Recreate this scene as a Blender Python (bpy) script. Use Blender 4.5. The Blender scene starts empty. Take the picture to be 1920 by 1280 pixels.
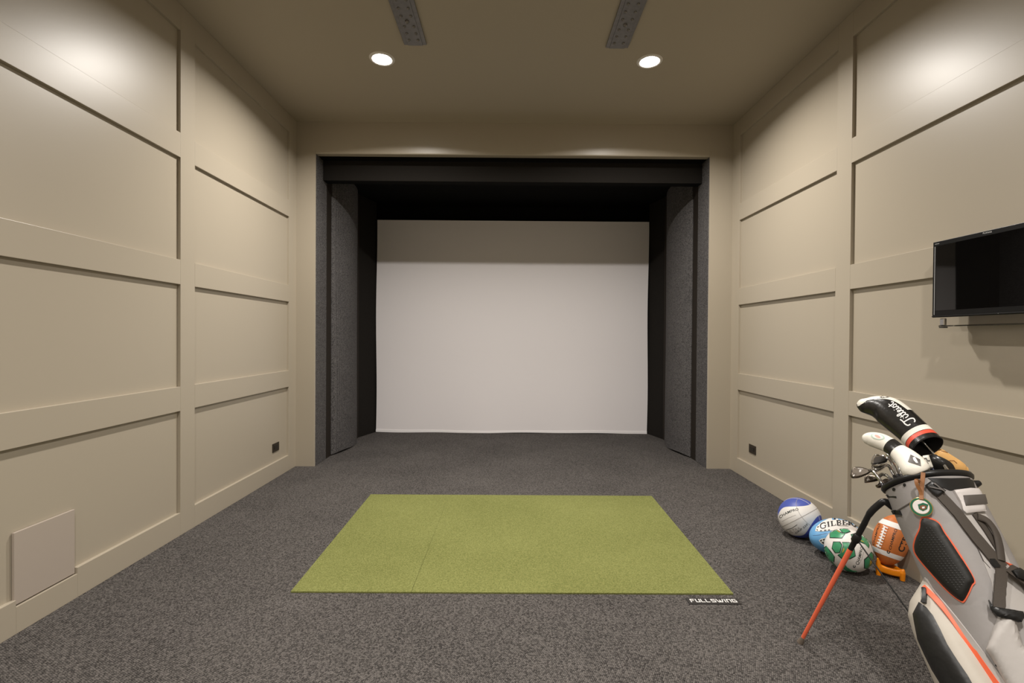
import bpy, bmesh, math, random
from mathutils import Vector, Matrix
from mathutils.bvhtree import BVHTree
from mathutils.geometry import delaunay_2d_cdt

random.seed(4)
scene = bpy.context.scene
COL = scene.collection
V = Vector

# ------------------------------------------------------------------ camera
F_PX, CAM_H = 906.67, 1.26
YAW, PITCH, ROLL = 0.003733, -0.008894, 0.006830
_d = V((math.sin(YAW) * math.cos(PITCH), math.cos(YAW) * math.cos(PITCH), math.sin(PITCH)))
_r = V((math.cos(YAW), -math.sin(YAW), 0))
_u = _r.cross(_d)
CR = math.cos(ROLL) * _r + math.sin(ROLL) * _u
CU = -math.sin(ROLL) * _r + math.cos(ROLL) * _u
CD = _d
EYE = V((0, 0, CAM_H))
cam_data = bpy.data.cameras.new('camera')
cam_data.lens = 17.0
cam_data.sensor_width = 36.0
cam_data.clip_start = 0.05
cam = bpy.data.objects.new('camera', cam_data)
COL.objects.link(cam)
cam.matrix_world = Matrix(((CR.x, CU.x, -CD.x, 0), (CR.y, CU.y, -CD.y, 0), (CR.z, CU.z, -CD.z, CAM_H), (0, 0, 0, 1)))
scene.camera = cam

# ------------------------------------------------------------------ world, exposure
world = bpy.data.worlds.new('world')
scene.world = world
world.use_nodes = True
world.node_tree.nodes['Background'].inputs[0].default_value = (0.02, 0.02, 0.02, 1)
vs = scene.view_settings
vs.view_transform = 'Standard'
vs.look = 'None'
vs.gamma = 1.0
vs.use_curve_mapping = False
vs.exposure = -0.10

LAMP_WATTS = 63.0
LAMP_SPREAD = 157.0
REAR_WATTS = 45.0
REAR_SPREAD = 138.0
LAMP_COLOR = (1.0, 0.945, 0.88)

def ray_dir(px, py):
    return (CD + CR * ((px - 960) / F_PX) - CU * ((py - 640) / F_PX))

def at_depth(px, py, z):
    """point on the sight line of a pixel whose distance along y is z"""
    d = ray_dir(px, py)
    return EYE + d * (z / d.y)

def to_px(p):
    q = p - EYE
    z = q.dot(CD)
    return (960 + F_PX * q.dot(CR) / z, 640 - F_PX * q.dot(CU) / z)

# ------------------------------------------------------------------ materials
MATS = {}

def mat(name, color, rough=0.5, metal=0.0, spec=0.5, noise=None, bump=None, emission=None, coat=0.0, transmission=0.0):
    """noise = (scale, amount) colour variation; bump = (scale, strength, distance)"""
    if name in MATS:
        return MATS[name]
    m = bpy.data.materials.new(name)
    m.use_nodes = True
    nt = m.node_tree
    b = nt.nodes['Principled BSDF']
    b.inputs['Base Color'].default_value = (*color, 1)
    b.inputs['Roughness'].default_value = rough
    b.inputs['Metallic'].default_value = metal
    b.inputs['Specular IOR Level'].default_value = spec
    if coat:
        b.inputs['Coat Weight'].default_value = coat
        b.inputs['Coat Roughness'].default_value = 0.1
    if transmission:
        b.inputs['Transmission Weight'].default_value = transmission
    if emission:
        b.inputs['Emission Color'].default_value = (*emission[0], 1)
        b.inputs['Emission Strength'].default_value = emission[1]
    tc = nt.nodes.new('ShaderNodeTexCoord')
    if noise:
        n = nt.nodes.new('ShaderNodeTexNoise')
        n.inputs['Scale'].default_value = noise[0]
        n.inputs['Detail'].default_value = 4
        nt.links.new(tc.outputs['Object'], n.inputs['Vector'])
        r = nt.nodes.new('ShaderNodeValToRGB')
        a = noise[1]
        r.color_ramp.elements[0].position = 0.3
        r.color_ramp.elements[1].position = 0.7
        r.color_ramp.elements[0].color = (*[c * (1 - a) for c in color], 1)
        r.color_ramp.elements[1].color = (*[min(1, c * (1 + a)) for c in color], 1)
        nt.links.new(n.outputs['Fac'], r.inputs['Fac'])
        nt.links.new(r.outputs['Color'], b.inputs['Base Color'])
    if bump:
        n = nt.nodes.new('ShaderNodeTexNoise')
        n.inputs['Scale'].default_value = bump[0]
        n.inputs['Detail'].default_value = 3
        nt.links.new(tc.outputs['Object'], n.inputs['Vector'])
        bp = nt.nodes.new('ShaderNodeBump')
        bp.inputs['Strength'].default_value = bump[1]
        bp.inputs['Distance'].default_value = bump[2]
        nt.links.new(n.outputs['Fac'], bp.inputs['Height'])
        nt.links.new(bp.outputs['Normal'], b.inputs['Normal'])
    MATS[name] = m
    return m

def carpet_mat(name, dark, light, scale, bump, big=0.12):
    m = bpy.data.materials.new(name)
    m.use_nodes = True
    nt = m.node_tree
    L = nt.links
    b = nt.nodes['Principled BSDF']
    b.inputs['Roughness'].default_value = 0.95
    b.inputs['Specular IOR Level'].default_value = 0.15
    tc = nt.nodes.new('ShaderNodeTexCoord')
    mp = nt.nodes.new('ShaderNodeMapping')
    mp.inputs['Rotation'].default_value = (0, 0, 0.5)
    L.new(tc.outputs['Object'], mp.inputs['Vector'])
    vo = nt.nodes.new('ShaderNodeTexVoronoi')
    vo.inputs['Scale'].default_value = scale
    vo.inputs['Randomness'].default_value = 0.32
    L.new(mp.outputs['Vector'], vo.inputs['Vector'])
    no = nt.nodes.new('ShaderNodeTexNoise')
    no.inputs['Scale'].default_value = scale * 1.7
    no.inputs['Detail'].default_value = 3
    L.new(tc.outputs['Object'], no.inputs['Vector'])
    nb = nt.nodes.new('ShaderNodeTexNoise')
    nb.inputs['Scale'].default_value = 1.6
    nb.inputs['Detail'].default_value = 3
    L.new(tc.outputs['Object'], nb.inputs['Vector'])
    sep = nt.nodes.new('ShaderNodeSeparateColor')
    L.new(vo.outputs['Color'], sep.inputs[0])
    a1 = nt.nodes.new('ShaderNodeMath'); a1.operation = 'MULTIPLY_ADD'
    a1.inputs[1].default_value = 0.42
    L.new(sep.outputs[0], a1.inputs[0]); L.new(no.outputs['Fac'], a1.inputs[2])
    a2 = nt.nodes.new('ShaderNodeMath'); a2.operation = 'MULTIPLY_ADD'
    a2.inputs[1].default_value = -0.75
    L.new(vo.outputs['Distance'], a2.inputs[0]); L.new(a1.outputs[0], a2.inputs[2])
    a3 = nt.nodes.new('ShaderNodeMath'); a3.operation = 'MULTIPLY_ADD'
    a3.inputs[1].default_value = big * 2
    L.new(nb.outputs['Fac'], a3.inputs[0]); L.new(a2.outputs[0], a3.inputs[2])
    r = nt.nodes.new('ShaderNodeValToRGB')
    r.color_ramp.elements[0].position = 0.18
    r.color_ramp.elements[1].position = 0.92
    r.color_ramp.elements[0].color = (*dark, 1)
    r.color_ramp.elements[1].color = (*light, 1)
    L.new(a3.outputs[0], r.inputs['Fac'])
    L.new(r.outputs['Color'], b.inputs['Base Color'])
    bp = nt.nodes.new('ShaderNodeBump')
    bp.inputs['Strength'].default_value = bump
    bp.inputs['Distance'].default_value = 0.004
    L.new(a2.outputs[0], bp.inputs['Height'])
    L.new(bp.outputs['Normal'], b.inputs['Normal'])
    MATS[name] = m
    return m

PAINT = (0.420, 0.369, 0.289)
mat('wall_paint', PAINT, 0.37, spec=0.58, bump=(60, 0.04, 0.002))
mat('ceiling_paint', PAINT, 0.55, spec=0.3, bump=(80, 0.05, 0.002))
mat('access_paint', (0.425, 0.365, 0.310), 0.42, bump=(80, 0.05, 0.002))
carpet_mat('floor_carpet', (0.016, 0.0145, 0.0140), (0.185, 0.169, 0.158), 150.0, 1.0)
carpet_mat('side_carpet', (0.038, 0.036, 0.037), (0.200, 0.190, 0.188), 150.0, 0.6)
carpet_mat('turf', (0.112, 0.124, 0.032), (0.262, 0.272, 0.094), 200.0, 0.6, big=0.2)
mat('black_cloth', (0.006, 0.006, 0.006), 0.95, spec=0.1, bump=(400, 0.3, 0.002))
mat('dark_strap', (0.020, 0.015, 0.011), 0.8, spec=0.2)
mat('dark_carpet', (0.018, 0.016, 0.014), 0.95, spec=0.1, noise=(300, 0.5), bump=(300, 0.4, 0.003))
mat('screen_cloth', (0.920, 0.885, 0.895), 0.9, spec=0.1, bump=(3.0, 0.08, 0.01))
mat('screen_hem', (0.92, 0.90, 0.90), 0.9, spec=0.1)
mat('outlet_bronze', (0.022, 0.015, 0.009), 0.4)
mat('socket_black', (0.008, 0.007, 0.006), 0.35)
mat('steel_plate', (0.23, 0.222, 0.215), 0.42, metal=0.7, noise=(30, 0.1))
mat('bolt_steel', (0.22, 0.21, 0.205), 0.28, metal=0.8)
mat('white_trim', (0.75, 0.72, 0.68), 0.4)
mat('lamp_glow', (1, 1, 1), 0.4, emission=((1.0, 0.95, 0.88), 40.0))
mat('print_white', (0.78, 0.76, 0.74), 0.6)
mat('print_black', (0.012, 0.012, 0.012), 0.5)
mat('label_black', (0.020, 0.017, 0.016), 0.5)
mat('plastic_black', (0.010, 0.010, 0.010), 0.36, spec=0.4)
mat('tv_bezel', (0.006, 0.006, 0.006), 0.38, spec=0.3)
mat('tv_glass', (0.0035, 0.0032, 0.003), 0.02, spec=0.95)
mat('tv_text', (0.45, 0.45, 0.45), 0.5)
mat('chrome', (0.72, 0.72, 0.72), 0.12, metal=1.0)
mat('iron_chrome', (0.62, 0.61, 0.60), 0.16, metal=1.0)
mat('iron_dark', (0.17, 0.145, 0.12), 0.30, metal=1.0, noise=(60, 0.2))
mat('graphite', (0.015, 0.016, 0.020), 0.2, coat=0.4)
mat('shaft_blue', (0.04, 0.055, 0.12), 0.25, coat=0.3)
mat('clear_glass', (0.95, 0.97, 0.96), 0.02, transmission=1.0)
mat('ball_white', (0.76, 0.73, 0.70), 0.42, bump=(500, 0.15, 0.0008))
mat('ball_grey', (0.30, 0.28, 0.26), 0.5)
mat('ball_green', (0.045, 0.27, 0.125), 0.32, noise=(40, 0.12))
mat('ball_dark', (0.012, 0.022, 0.018), 0.4)
mat('ball_gold', (0.42, 0.30, 0.05), 0.4)
mat('rugby_blue', (0.13, 0.36, 0.66), 0.42, bump=(600, 0.2, 0.0008))
mat('football_orange', (0.52, 0.155, 0.035), 0.5, noise=(30, 0.1), bump=(700, 0.35, 0.0008))
mat('lace_white', (0.80, 0.78, 0.76), 0.6)
mat('tee_orange', (0.86, 0.26, 0.004), 0.38)
mat('bag_grey', (0.310, 0.292, 0.284), 0.62, bump=(18, 0.25, 0.006))
mat('bag_light', (0.460, 0.435, 0.415), 0.6, bump=(18, 0.25, 0.006))
mat('bag_cream', (0.470, 0.430, 0.370), 0.6, bump=(15, 0.25, 0.006))
mat('bag_black', (0.011, 0.011, 0.011), 0.45, bump=(14, 0.35, 0.012))
mat('bag_strap', (0.062, 0.050, 0.040), 0.75, bump=(400, 0.4, 0.001))
mat('bag_coral', (0.80, 0.135, 0.055), 0.5)
mat('leg_coral', (0.83, 0.150, 0.070), 0.35)
mat('rubber_grey', (0.14, 0.11, 0.085), 0.8)
mat('plate_grey', (0.085, 0.075, 0.068), 0.5)
mat('flap_white', (0.60, 0.565, 0.55), 0.55)
mat('cover_black', (0.012, 0.011, 0.010), 0.30, bump=(40, 0.35, 0.004), coat=0.15)
mat('cover_inside', (0.008, 0.006, 0.005), 0.95)
mat('cover_white', (0.80, 0.765, 0.68), 0.45, bump=(35, 0.3, 0.004))
mat('cover_red', (0.68, 0.085, 0.045), 0.42)
mat('cover_tan', (0.80, 0.46, 0.16), 0.55, bump=(40, 0.3, 0.004))
mat('leather_tan', (0.27, 0.115, 0.040), 0.45, noise=(60, 0.2))
mat('tag_green', (0.010, 0.13, 0.070), 0.3, coat=0.3)
mat('tag_gold', (0.55, 0.40, 0.13), 0.3, metal=0.8)
mat('tag_brown', (0.20, 0.075, 0.03), 0.4)
mat('pad_black', (0.008, 0.0075, 0.0065), 0.55)
mat('emblem_pale', (0.42, 0.55, 0.47), 0.5)
mat('emblem_red', (0.72, 0.38, 0.32), 0.5)

# ------------------------------------------------------------------ object helpers
def link(o, parent=None):
    COL.objects.link(o)
    if parent is not None:
        o.parent = parent
        w = parent.get('_at')
        if w is not None:
            o.matrix_parent_inverse = Matrix.Translation(V(w)).inverted()
    return o

def tag(o, label, cat, group=None):
    o['label'] = label
    o['category'] = cat
    if group:
        o['group'] = group
    return o

def thing(name, label, cat, loc, group=None):
    e = bpy.data.objects.new(name, None)
    e.empty_display_size = 0.05
    e.location = loc
    e['_at'] = tuple(loc)
    COL.objects.link(e)
    return tag(e, label, cat, group)

def obj(name, verts, faces, m, parent=None, smooth=False, label=None):
    me = bpy.data.meshes.new(name)
    me.from_pydata([tuple(v) for v in verts], [], [tuple(f) for f in faces])
    me.materials.append(MATS[m])
    bm = bmesh.new()
    bm.from_mesh(me)
    bmesh.ops.recalc_face_normals(bm, faces=bm.faces)
    bm.to_mesh(me)
    bm.free()
    if smooth:
        for p in me.polygons:
            p.use_smooth = True
        try:
            me.set_sharp_from_angle(angle=math.radians(smooth if smooth is not True else 50))
        except Exception:
            pass
    o = bpy.data.objects.new(name, me)
    link(o, parent)
    if label:
        o['label'] = label
    return o

def bm_obj(name, bm, m, parent=None, smooth=False, label=None):
    me = bpy.data.meshes.new(name)
    bmesh.ops.recalc_face_normals(bm, faces=bm.faces)
    bm.to_mesh(me)
    bm.free()
    me.materials.append(MATS[m])
    if smooth:
        for p in me.polygons:
            p.use_smooth = True
        me.set_sharp_from_angle(angle=math.radians(smooth if smooth is not True else 50))
    o = bpy.data.objects.new(name, me)
    link(o, parent)
    if label:
        o['label'] = label
    return o

def box_bm(lo, hi, bevel=0.0, seg=2):
    bm = bmesh.new()
    bmesh.ops.create_cube(bm, size=1)
    lo, hi = V(lo), V(hi)
    for v in bm.verts:
        v.co = V((lo[i] + (v.co[i] + 0.5) * (hi[i] - lo[i]) for i in range(3)))
    if bevel:
        bmesh.ops.bevel(bm, geom=list(bm.edges), offset=bevel, segments=seg, profile=0.5, affect='EDGES')
    return bm

def box(name, lo, hi, m, parent=None, bevel=0.0, label=None):
    return bm_obj(name, box_bm(lo, hi, bevel), m, parent, smooth=False, label=label)

def struct(o):
    o['kind'] = 'structure'
    return o

def crom(pts, n=6, closed=False):
    """Catmull-Rom through points of any dimension"""
    P = [V(p) for p in pts]
    out = []
    N = len(P)
    segs = N if closed else N - 1
    for i in range(segs):
        if closed:
            a, b, c, d = P[(i - 1) % N], P[i], P[(i + 1) % N], P[(i + 2) % N]
        else:
            a, b, c, d = P[max(i - 1, 0)], P[i], P[i + 1], P[min(i + 2, N - 1)]
        for k in range(n):
            t = k / n
            out.append(0.5 * ((2 * b) + (c - a) * t + (2 * a - 5 * b + 4 * c - d) * t * t + (3 * b - a - 3 * c + d) * t ** 3))
    if not closed:
        out.append(P[-1])
    return out

def frames(path):
    """parallel-transport frames"""
    T = []
    for i in range(len(path)):
        a, b = path[max(i - 1, 0)], path[min(i + 1, len(path) - 1)]
        T.append((b - a).normalized())
    ref = V((0, 0, 1)) if abs(T[0].z) < 0.9 else V((1, 0, 0))
    n = (ref - T[0] * ref.dot(T[0])).normalized()
    out = []
    for t in T:
        n = (n - t * n.dot(t)).normalized()
        out.append((t, n, t.cross(n)))
    return out

def loft(rings, caps=(True, True), closed=False):
    verts, faces = [], []
    n = len(rings[0])
    for r in rings:
        verts += list(r)
    for i in range(len(rings) - 1):
        for k in range(n):
            faces.append((i * n + k, i * n + (k + 1) % n, (i + 1) * n + (k + 1) % n, (i + 1) * n + k))
    if closed:
        i = len(rings) - 1
        for k in range(n):
            faces.append((i * n + k, i * n + (k + 1) % n, (k + 1) % n, k))
    else:
        if caps[0]:
            faces.append(tuple(range(n))[::-1])
        if caps[1]:
            faces.append(tuple(range((len(rings) - 1) * n, len(rings) * n)))
    return verts, faces

def tube_geo(path, rad, seg=12):
    path = [V(p) for p in path]
    R = rad if isinstance(rad, (list, tuple)) else [rad] * len(path)
    rings = []
    for (t, a, b), p, r in zip(frames(path), path, R):
        rings.append([p + (a * math.cos(k * 2 * math.pi / seg) + b * math.sin(k * 2 * math.pi / seg)) * r for k in range(seg)])
    return loft(rings)

def tube(name, path, rad, m, parent=None, seg=12, label=None):
    v, f = tube_geo(path, rad, seg)
    return obj(name, v, f, m, parent, smooth=60, label=label)

# ------------------------------------------------------------------ surfaces hit by sight lines
class Sphere:
    def __init__(s, c, R):
        s.c, s.R = V(c), R
    def hit(s, px, py):
        d = ray_dir(px, py).normalized()
        m = EYE - s.c
        b = m.dot(d)
        q = b * b - (m.dot(m) - s.R ** 2)
        p = EYE + d * (-b - math.sqrt(max(q, 0)))
        n = (p - s.c).normalized()
        return s.c + n * s.R, n

class Mesh:
    def __init__(s, verts, faces, depth):
        s.b = BVHTree.FromPolygons([V(v) for v in verts], [tuple(f) for f in faces])
        s.depth = depth
    def hit(s, px, py):
        d = ray_dir(px, py).normalized()
        l, n, i, _ = s.b.ray_cast(EYE, d)
        if l is None:
            z = s.depth(px, py) if callable(s.depth) else s.depth
            l, n, i, _ = s.b.find_nearest(at_depth(px, py, z))
        if n.dot(d) > 0:
            n = -n
        return l, n

class Plane:
    def __init__(s, p, n):
        s.p, s.n = V(p), V(n).normalized()
        if s.n.dot(s.p - EYE) > 0:
            s.n = -s.n
    def hit(s, px, py):
        d = ray_dir(px, py)
        t = (s.p - EYE).dot(s.n) / d.dot(s.n)
        return EYE + d * t, s.n

def crop(ox, oy, sc):
    return lambda *pts: [(ox + x / sc, oy + y / sc) for x, y in pts]

def densify(poly, step):
    out = []
    for i, a in enumerate(poly):
        b = poly[(i + 1) % len(poly)]
        L = math.hypot(b[0] - a[0], b[1] - a[1])
        n = max(1, int(L / step + 0.5))
        for k in range(n):
            out.append((a[0] + (b[0] - a[0]) * k / n, a[1] + (b[1] - a[1]) * k / n))
    return out

def inside(p, poly):
    x, y = p
    c = False
    for i in range(len(poly)):
        a, b = poly[i], poly[i - 1]
        if (a[1] > y) != (b[1] > y) and x < (b[0] - a[0]) * (y - a[1]) / (b[1] - a[1]) + a[0]:
            c = not c
    return c

def dist_edge(p, poly):
    best = 1e9
    P = V(p)
    for i in range(len(poly)):
        a, b = V(poly[i - 1]), V(poly[i])
        ab = b - a
        t = 0 if ab.length_squared == 0 else max(0, min(1, (P - a).dot(ab) / ab.length_squared))
        best = min(best, (P - a - ab * t).length)
    return best

def patch(name, poly, surf, m, parent, thick=0.002, pillow=0.0, soft=6.0, step=5.0, round_=False, sink=0.003, label=None, anti=None, ridge=None, smooth=40):
    """a sheet laid on a surface inside an outline: thickness plus an optional padded bulge"""
    if round_:
        poly = [tuple(p) for p in crom([(*p, 0) for p in poly], 5, True)]
        poly = [(p[0], p[1]) for p in poly]
    poly = densify(poly, step)
    xs, ys = [p[0] for p in poly], [p[1] for p in poly]
    pts = list(poly)
    nb = len(pts)
    y = min(ys) + step * 0.5
    while y < max(ys):
        x = min(xs) + step * 0.5
        while x < max(xs):
            if inside((x, y), poly) and dist_edge((x, y), poly) > step * 0.45:
                pts.append((x, y))
            x += step
        y += step
    r = delaunay_2d_cdt([V(p) for p in pts], [(i, (i + 1) % nb) for i in range(nb)], [], 1, 1e-5)
    P2, tris = r[0], [f for f in r[2]]
    keep = []
    for f in tris:
        c = sum((P2[i] for i in f), V((0, 0))) / len(f)
        if inside(c, poly):
            keep.append(f)
    front, back = [], []
    for p in P2:
        l, n = surf.hit(p[0], p[1])
        o = thick
        if pillow:
            q = min(dist_edge(p, poly) / soft, 1.0)
            o += pillow * (1 - (1 - q) ** 2)
        if ridge:
            o += ridge(p[0], p[1])
        front.append(l + n * o)
        back.append(l - n * sink)
    N = len(P2)
    verts = front + back
    faces = [tuple(f) for f in keep] + [tuple(i + N for i in reversed(f)) for f in keep]
    ec = {}
    for f in keep:
        for i in range(len(f)):
            a, b = f[i], f[(i + 1) % len(f)]
            ec.setdefault((min(a, b), max(a, b)), []).append((a, b))
    for k, e in ec.items():
        if len(e) == 1:
            a, b = e[0]
            faces.append((b, a, a + N, b + N))
    if anti is not None:        # the same patch once more on the far side of a ball
        obj(name, [2 * anti - v for v in verts], faces, m, parent, smooth=smooth)
    return obj(name, verts, faces, m, parent, smooth=smooth, label=label)

def ribbon_px(path, w):
    """outline of a ribbon drawn along a pixel path"""
    P = [V(p) for p in path]
    L, R = [], []
    for i, p in enumerate(P):
        a, b = P[max(i - 1, 0)], P[min(i + 1, len(P) - 1)]
        t = (b - a).normalized()
        n = V((-t.y, t.x))
        ww = w[i] if isinstance(w, (list, tuple)) else w
        L.append(tuple(p + n * ww / 2))
        R.append(tuple(p - n * ww / 2))
    return L + R[::-1]

def quad_map(q, arc=0.0):
    bl, br, tr, tl = [V(p) for p in q]
    def f(u, v):
        p = bl * (1 - u) * (1 - v) + br * u * (1 - v) + tr * u * v + tl * (1 - u) * v
        if arc:
            up = ((tl + tr) - (bl + br)).normalized()
            p = p + up * arc * 4 * u * (1 - u)
        return p
    return f

def text_geo(s, spacing=1.0, bold=0.0):
    cu = bpy.data.curves.new('lettering', 'FONT')
    cu.body = s
    cu.space_character = spacing
    cu.offset = bold
    cu.resolution_u = 3
    o = bpy.data.objects.new('lettering', cu)
    COL.objects.link(o)
    dg = bpy.context.evaluated_depsgraph_get()
    me = bpy.data.meshes.new_from_object(o.evaluated_get(dg))
    vs_ = [(v.co.x, v.co.y) for v in me.vertices]
    fs = [tuple(p.vertices) for p in me.polygons]
    bpy.data.objects.remove(o)
    bpy.data.curves.remove(cu)
    bpy.data.meshes.remove(me)
    x0, x1 = min(v[0] for v in vs_), max(v[0] for v in vs_)
    y0, y1 = min(v[1] for v in vs_), max(v[1] for v in vs_)
    return [((x - x0) / (x1 - x0), (y - y0) / (y1 - y0)) for x, y in vs_], fs

def strokes_geo(strokes, aspect=1.0):
    """strokes = [(points, width, smooth)] in a unit box -> flat ribbons"""
    vs_, fs = [], []
    for pts, w, sm in strokes:
        P = [V((p[0] * aspect, p[1])) for p in pts]
        if sm:
            P = [V((p.x, p.y)) for p in crom([(p.x, p.y, 0) for p in P], 6)]
        else:
            P = [P[i].lerp(P[i + 1], q / 6) for i in range(len(P) - 1) for q in range(6)] + [P[-1]]
        b = len(vs_)
        for i, p in enumerate(P):
            t = (P[min(i + 1, len(P) - 1)] - P[max(i - 1, 0)]).normalized()
            if not sm and 0 < i < len(P) - 1:
                t1, t2 = (P[i] - P[i - 1]).normalized(), (P[i + 1] - P[i]).normalized()
                t = (t1 + t2).normalized()
                k = 1 / max(0.5, t.dot(t1))
            else:
                k = 1
            n = V((-t.y, t.x)) * (w / 2 * k)
            e = V((0, 0))
            if not sm and i == 0:
                e = -t * 0
            vs_ += [tuple(p + n + e), tuple(p - n + e)]
        for i in range(len(P) - 1):
            fs.append((b + 2 * i, b + 2 * i + 1, b + 2 * i + 3, b + 2 * i + 2))
    return [(x / aspect, y) for x, y in vs_], fs

def decal(name, geo, q, surf, m, parent, off=0.0008, arc=0.0, label=None):
    f = quad_map(q, arc)
    verts = []
    for u, v in geo[0]:
        p = f(u, v)
        l, n = surf.hit(p.x, p.y)
        verts.append(l + n * off)
    return obj(name, verts, geo[1], m, parent, label=label)

# ------------------------------------------------------------------ room
XL, XR, YB, YR, H = -2.0646, 2.1343, 4.6655, -3.6, 3.315
TD = 0.022                                   # how far the trim stands proud of the panels
AX0, AX1, AZ = -1.882, 1.914, 3.011          # alcove opening
YS = 6.35                                    # screen

struct(box('floor', (XL - 0.3, YR - 0.1, -0.05), (XR + 0.3, YS + 0.25, 0), 'floor_carpet'))
struct(box('ceiling', (XL - 0.3, YR - 0.1, H), (XR + 0.3, YB + 0.2, H + 0.08), 'ceiling_paint'))

RAILS = [(0.783, 0.936), (1.576, 1.730), (2.367, 2.521)]
BASE_TOP, TOP_LOW = 0.143, 3.157
PITCHY, SW = 1.485, 0.138

def panelled_wall(side, X, s, group):
    """s = +1: room lies towards +x"""
    back = X - s * TD
    w = struct(box('wall_' + side, (min(back, back - s * 0.12), YR, 0), (max(back, back - s * 0.12), YB + 0.02, H), 'wall_paint'))
    bx = lambda n, y0, y1, z0, z1, d=TD, m='wall_paint', bev=0.0015, par=w: box(
        n, (min(back, back + s * d), y0, z0), (max(back, back + s * d), y1, z1), m, par, bev)
    stiles = [(4.520, YB + 0.004)]
    y = 3.036
    while y > YR:
        stiles.append((y, y + SW))
        y -= PITCHY
    for a, b in stiles:
        bx('stile', a, b, 0, H)
    edges = sorted(stiles)
    gaps = [(edges[i][1], edges[i + 1][0]) for i in range(len(edges) - 1)]
    if edges[0][0] > YR:
        gaps.append((YR, edges[0][0]))
    for a, b in gaps:
        bx('rail', a, b, TOP_LOW, H)
        for z0, z1 in RAILS:
            bx('rail', a, b, z0, z1)
        zs = [BASE_TOP] + [z for r in RAILS for z in r] + [TOP_LOW]
        for k in range(0, len(zs), 2):
            bx('panel', a, b, zs[k], zs[k + 1], 0.002, bev=0)
        if side == 'left' and a < 2.1 < b:        # cut out around the access panel
            bx('baseboard', a, 2.026, 0, BASE_TOP)
            bx('baseboard', 2.026, 2.314, 0, 0.114)
            bx('baseboard', 2.314, b, 0, BASE_TOP)
        else:
            bx('baseboard', a, b, 0, BASE_TOP)
    return w

wall_l = panelled_wall('left', XL, 1, 'l')
wall_r = panelled_wall('right', XR, -1, 'r')
struct(box('wall_rear', (XL - 0.2, YR - 0.12, 0), (XR + 0.2, YR, H), 'wall_paint'))

# far wall: header and jambs around the alcove, edges rounded
def far_wall():
    bm = bmesh.new()
    out = [(XL - 0.1, 0), (XL - 0.1, H), (XR + 0.1, H), (XR + 0.1, 0), (AX1, 0), (AX1, AZ + 0.1), (AX0, AZ + 0.1), (AX0, 0)]
    vs_ = [bm.verts.new((x, YB, z)) for x, z in out]
    f = bm.faces.new(vs_)
    r = bmesh.ops.extrude_face_region(bm, geom=[f])
    for v in [g for g in r['geom'] if isinstance(g, bmesh.types.BMVert)]:
        v.co.y += 0.075
    bm.edges.ensure_lookup_table()
    ed = []
    for e in bm.edges:
        a, b = e.verts[0].co, e.verts[1].co
        if abs(a.y - YB) < 1e-5 and abs(b.y - YB) < 1e-5:
            if (abs(a.x - AX0) < 1e-4 and abs(b.x - AX0) < 1e-4) or (abs(a.x - AX1) < 1e-4 and abs(b.x - AX1) < 1e-4):
                ed.append(e)
    bmesh.ops.bevel(bm, geom=ed, offset=0.004, segments=4, profile=0.5, affect='EDGES')
    o = struct(bm_obj('wall_far', bm, 'wall_paint', smooth=35))
    wn = o.modifiers.new('weighted', 'WEIGHTED_NORMAL')
    wn.keep_sharp = True
    wn.weight = 100
    prof = [(0.0, 0.1)]
    for k in range(1, 15):                      # plaster eases back towards the edge
        d = 0.090 * k / 14
        prof.append((0.0042 * (d / 0.090) ** 2.2, 0.1 - d))
    y0, z0 = prof[-1]
    for k in range(1, 8):
        a = math.pi / 2 * k / 7
        prof.append((y0 + 0.010 * (1 - math.cos(a)), z0 - z0 * math.sin(a)))
    prof += [(0.074, 0.0), (0.074, 0.1)]
    rings = []
    for x in (AX0, AX1):
        rings.append([V((x, YB + y, AZ + z)) for y, z in prof])
    v, f = loft(rings)
    obj('header_edge', v, f, 'wall_paint', o, smooth=30)
    return o
far_wall()

# alcove shell
ye = YS + 0.2
struct(box('wall_alcove_left', (AX0 - 0.1, YB + 0.0755, 0), (AX0 - 0.004, ye, AZ + 0.05), 'black_cloth'))
struct(box('wall_alcove_right', (AX1 + 0.004, YB + 0.0755, 0), (AX1 + 0.1, ye, AZ + 0.05), 'black_cloth'))
struct(box('wall_alcove_rear', (AX0 - 0.1, ye, 0), (AX1 + 0.1, ye + 0.06, AZ + 0.05), 'black_cloth'))
struct(box('ceiling_alcove', (AX0 - 0.1, YB + 0.0755, AZ + 0.004), (AX1 + 0.1, ye, AZ + 0.08), 'black_cloth'))

# black boxed valance behind the header
val = thing('valance', 'black cloth valance box across the top of the alcove mouth', 'valance', (0, 4.90, 2.81))
box('front_cloth', (AX0 + 0.004, 4.850, 2.812), (AX1 - 0.004, 4.862, AZ - 0.002), 'dark_carpet', val, 0.002)
box('underside_cloth', (AX0 + 0.004, 4.8625, 2.812), (AX1 - 0.004, 4.960, 2.822), 'black_cloth', val, 0.002)

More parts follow.
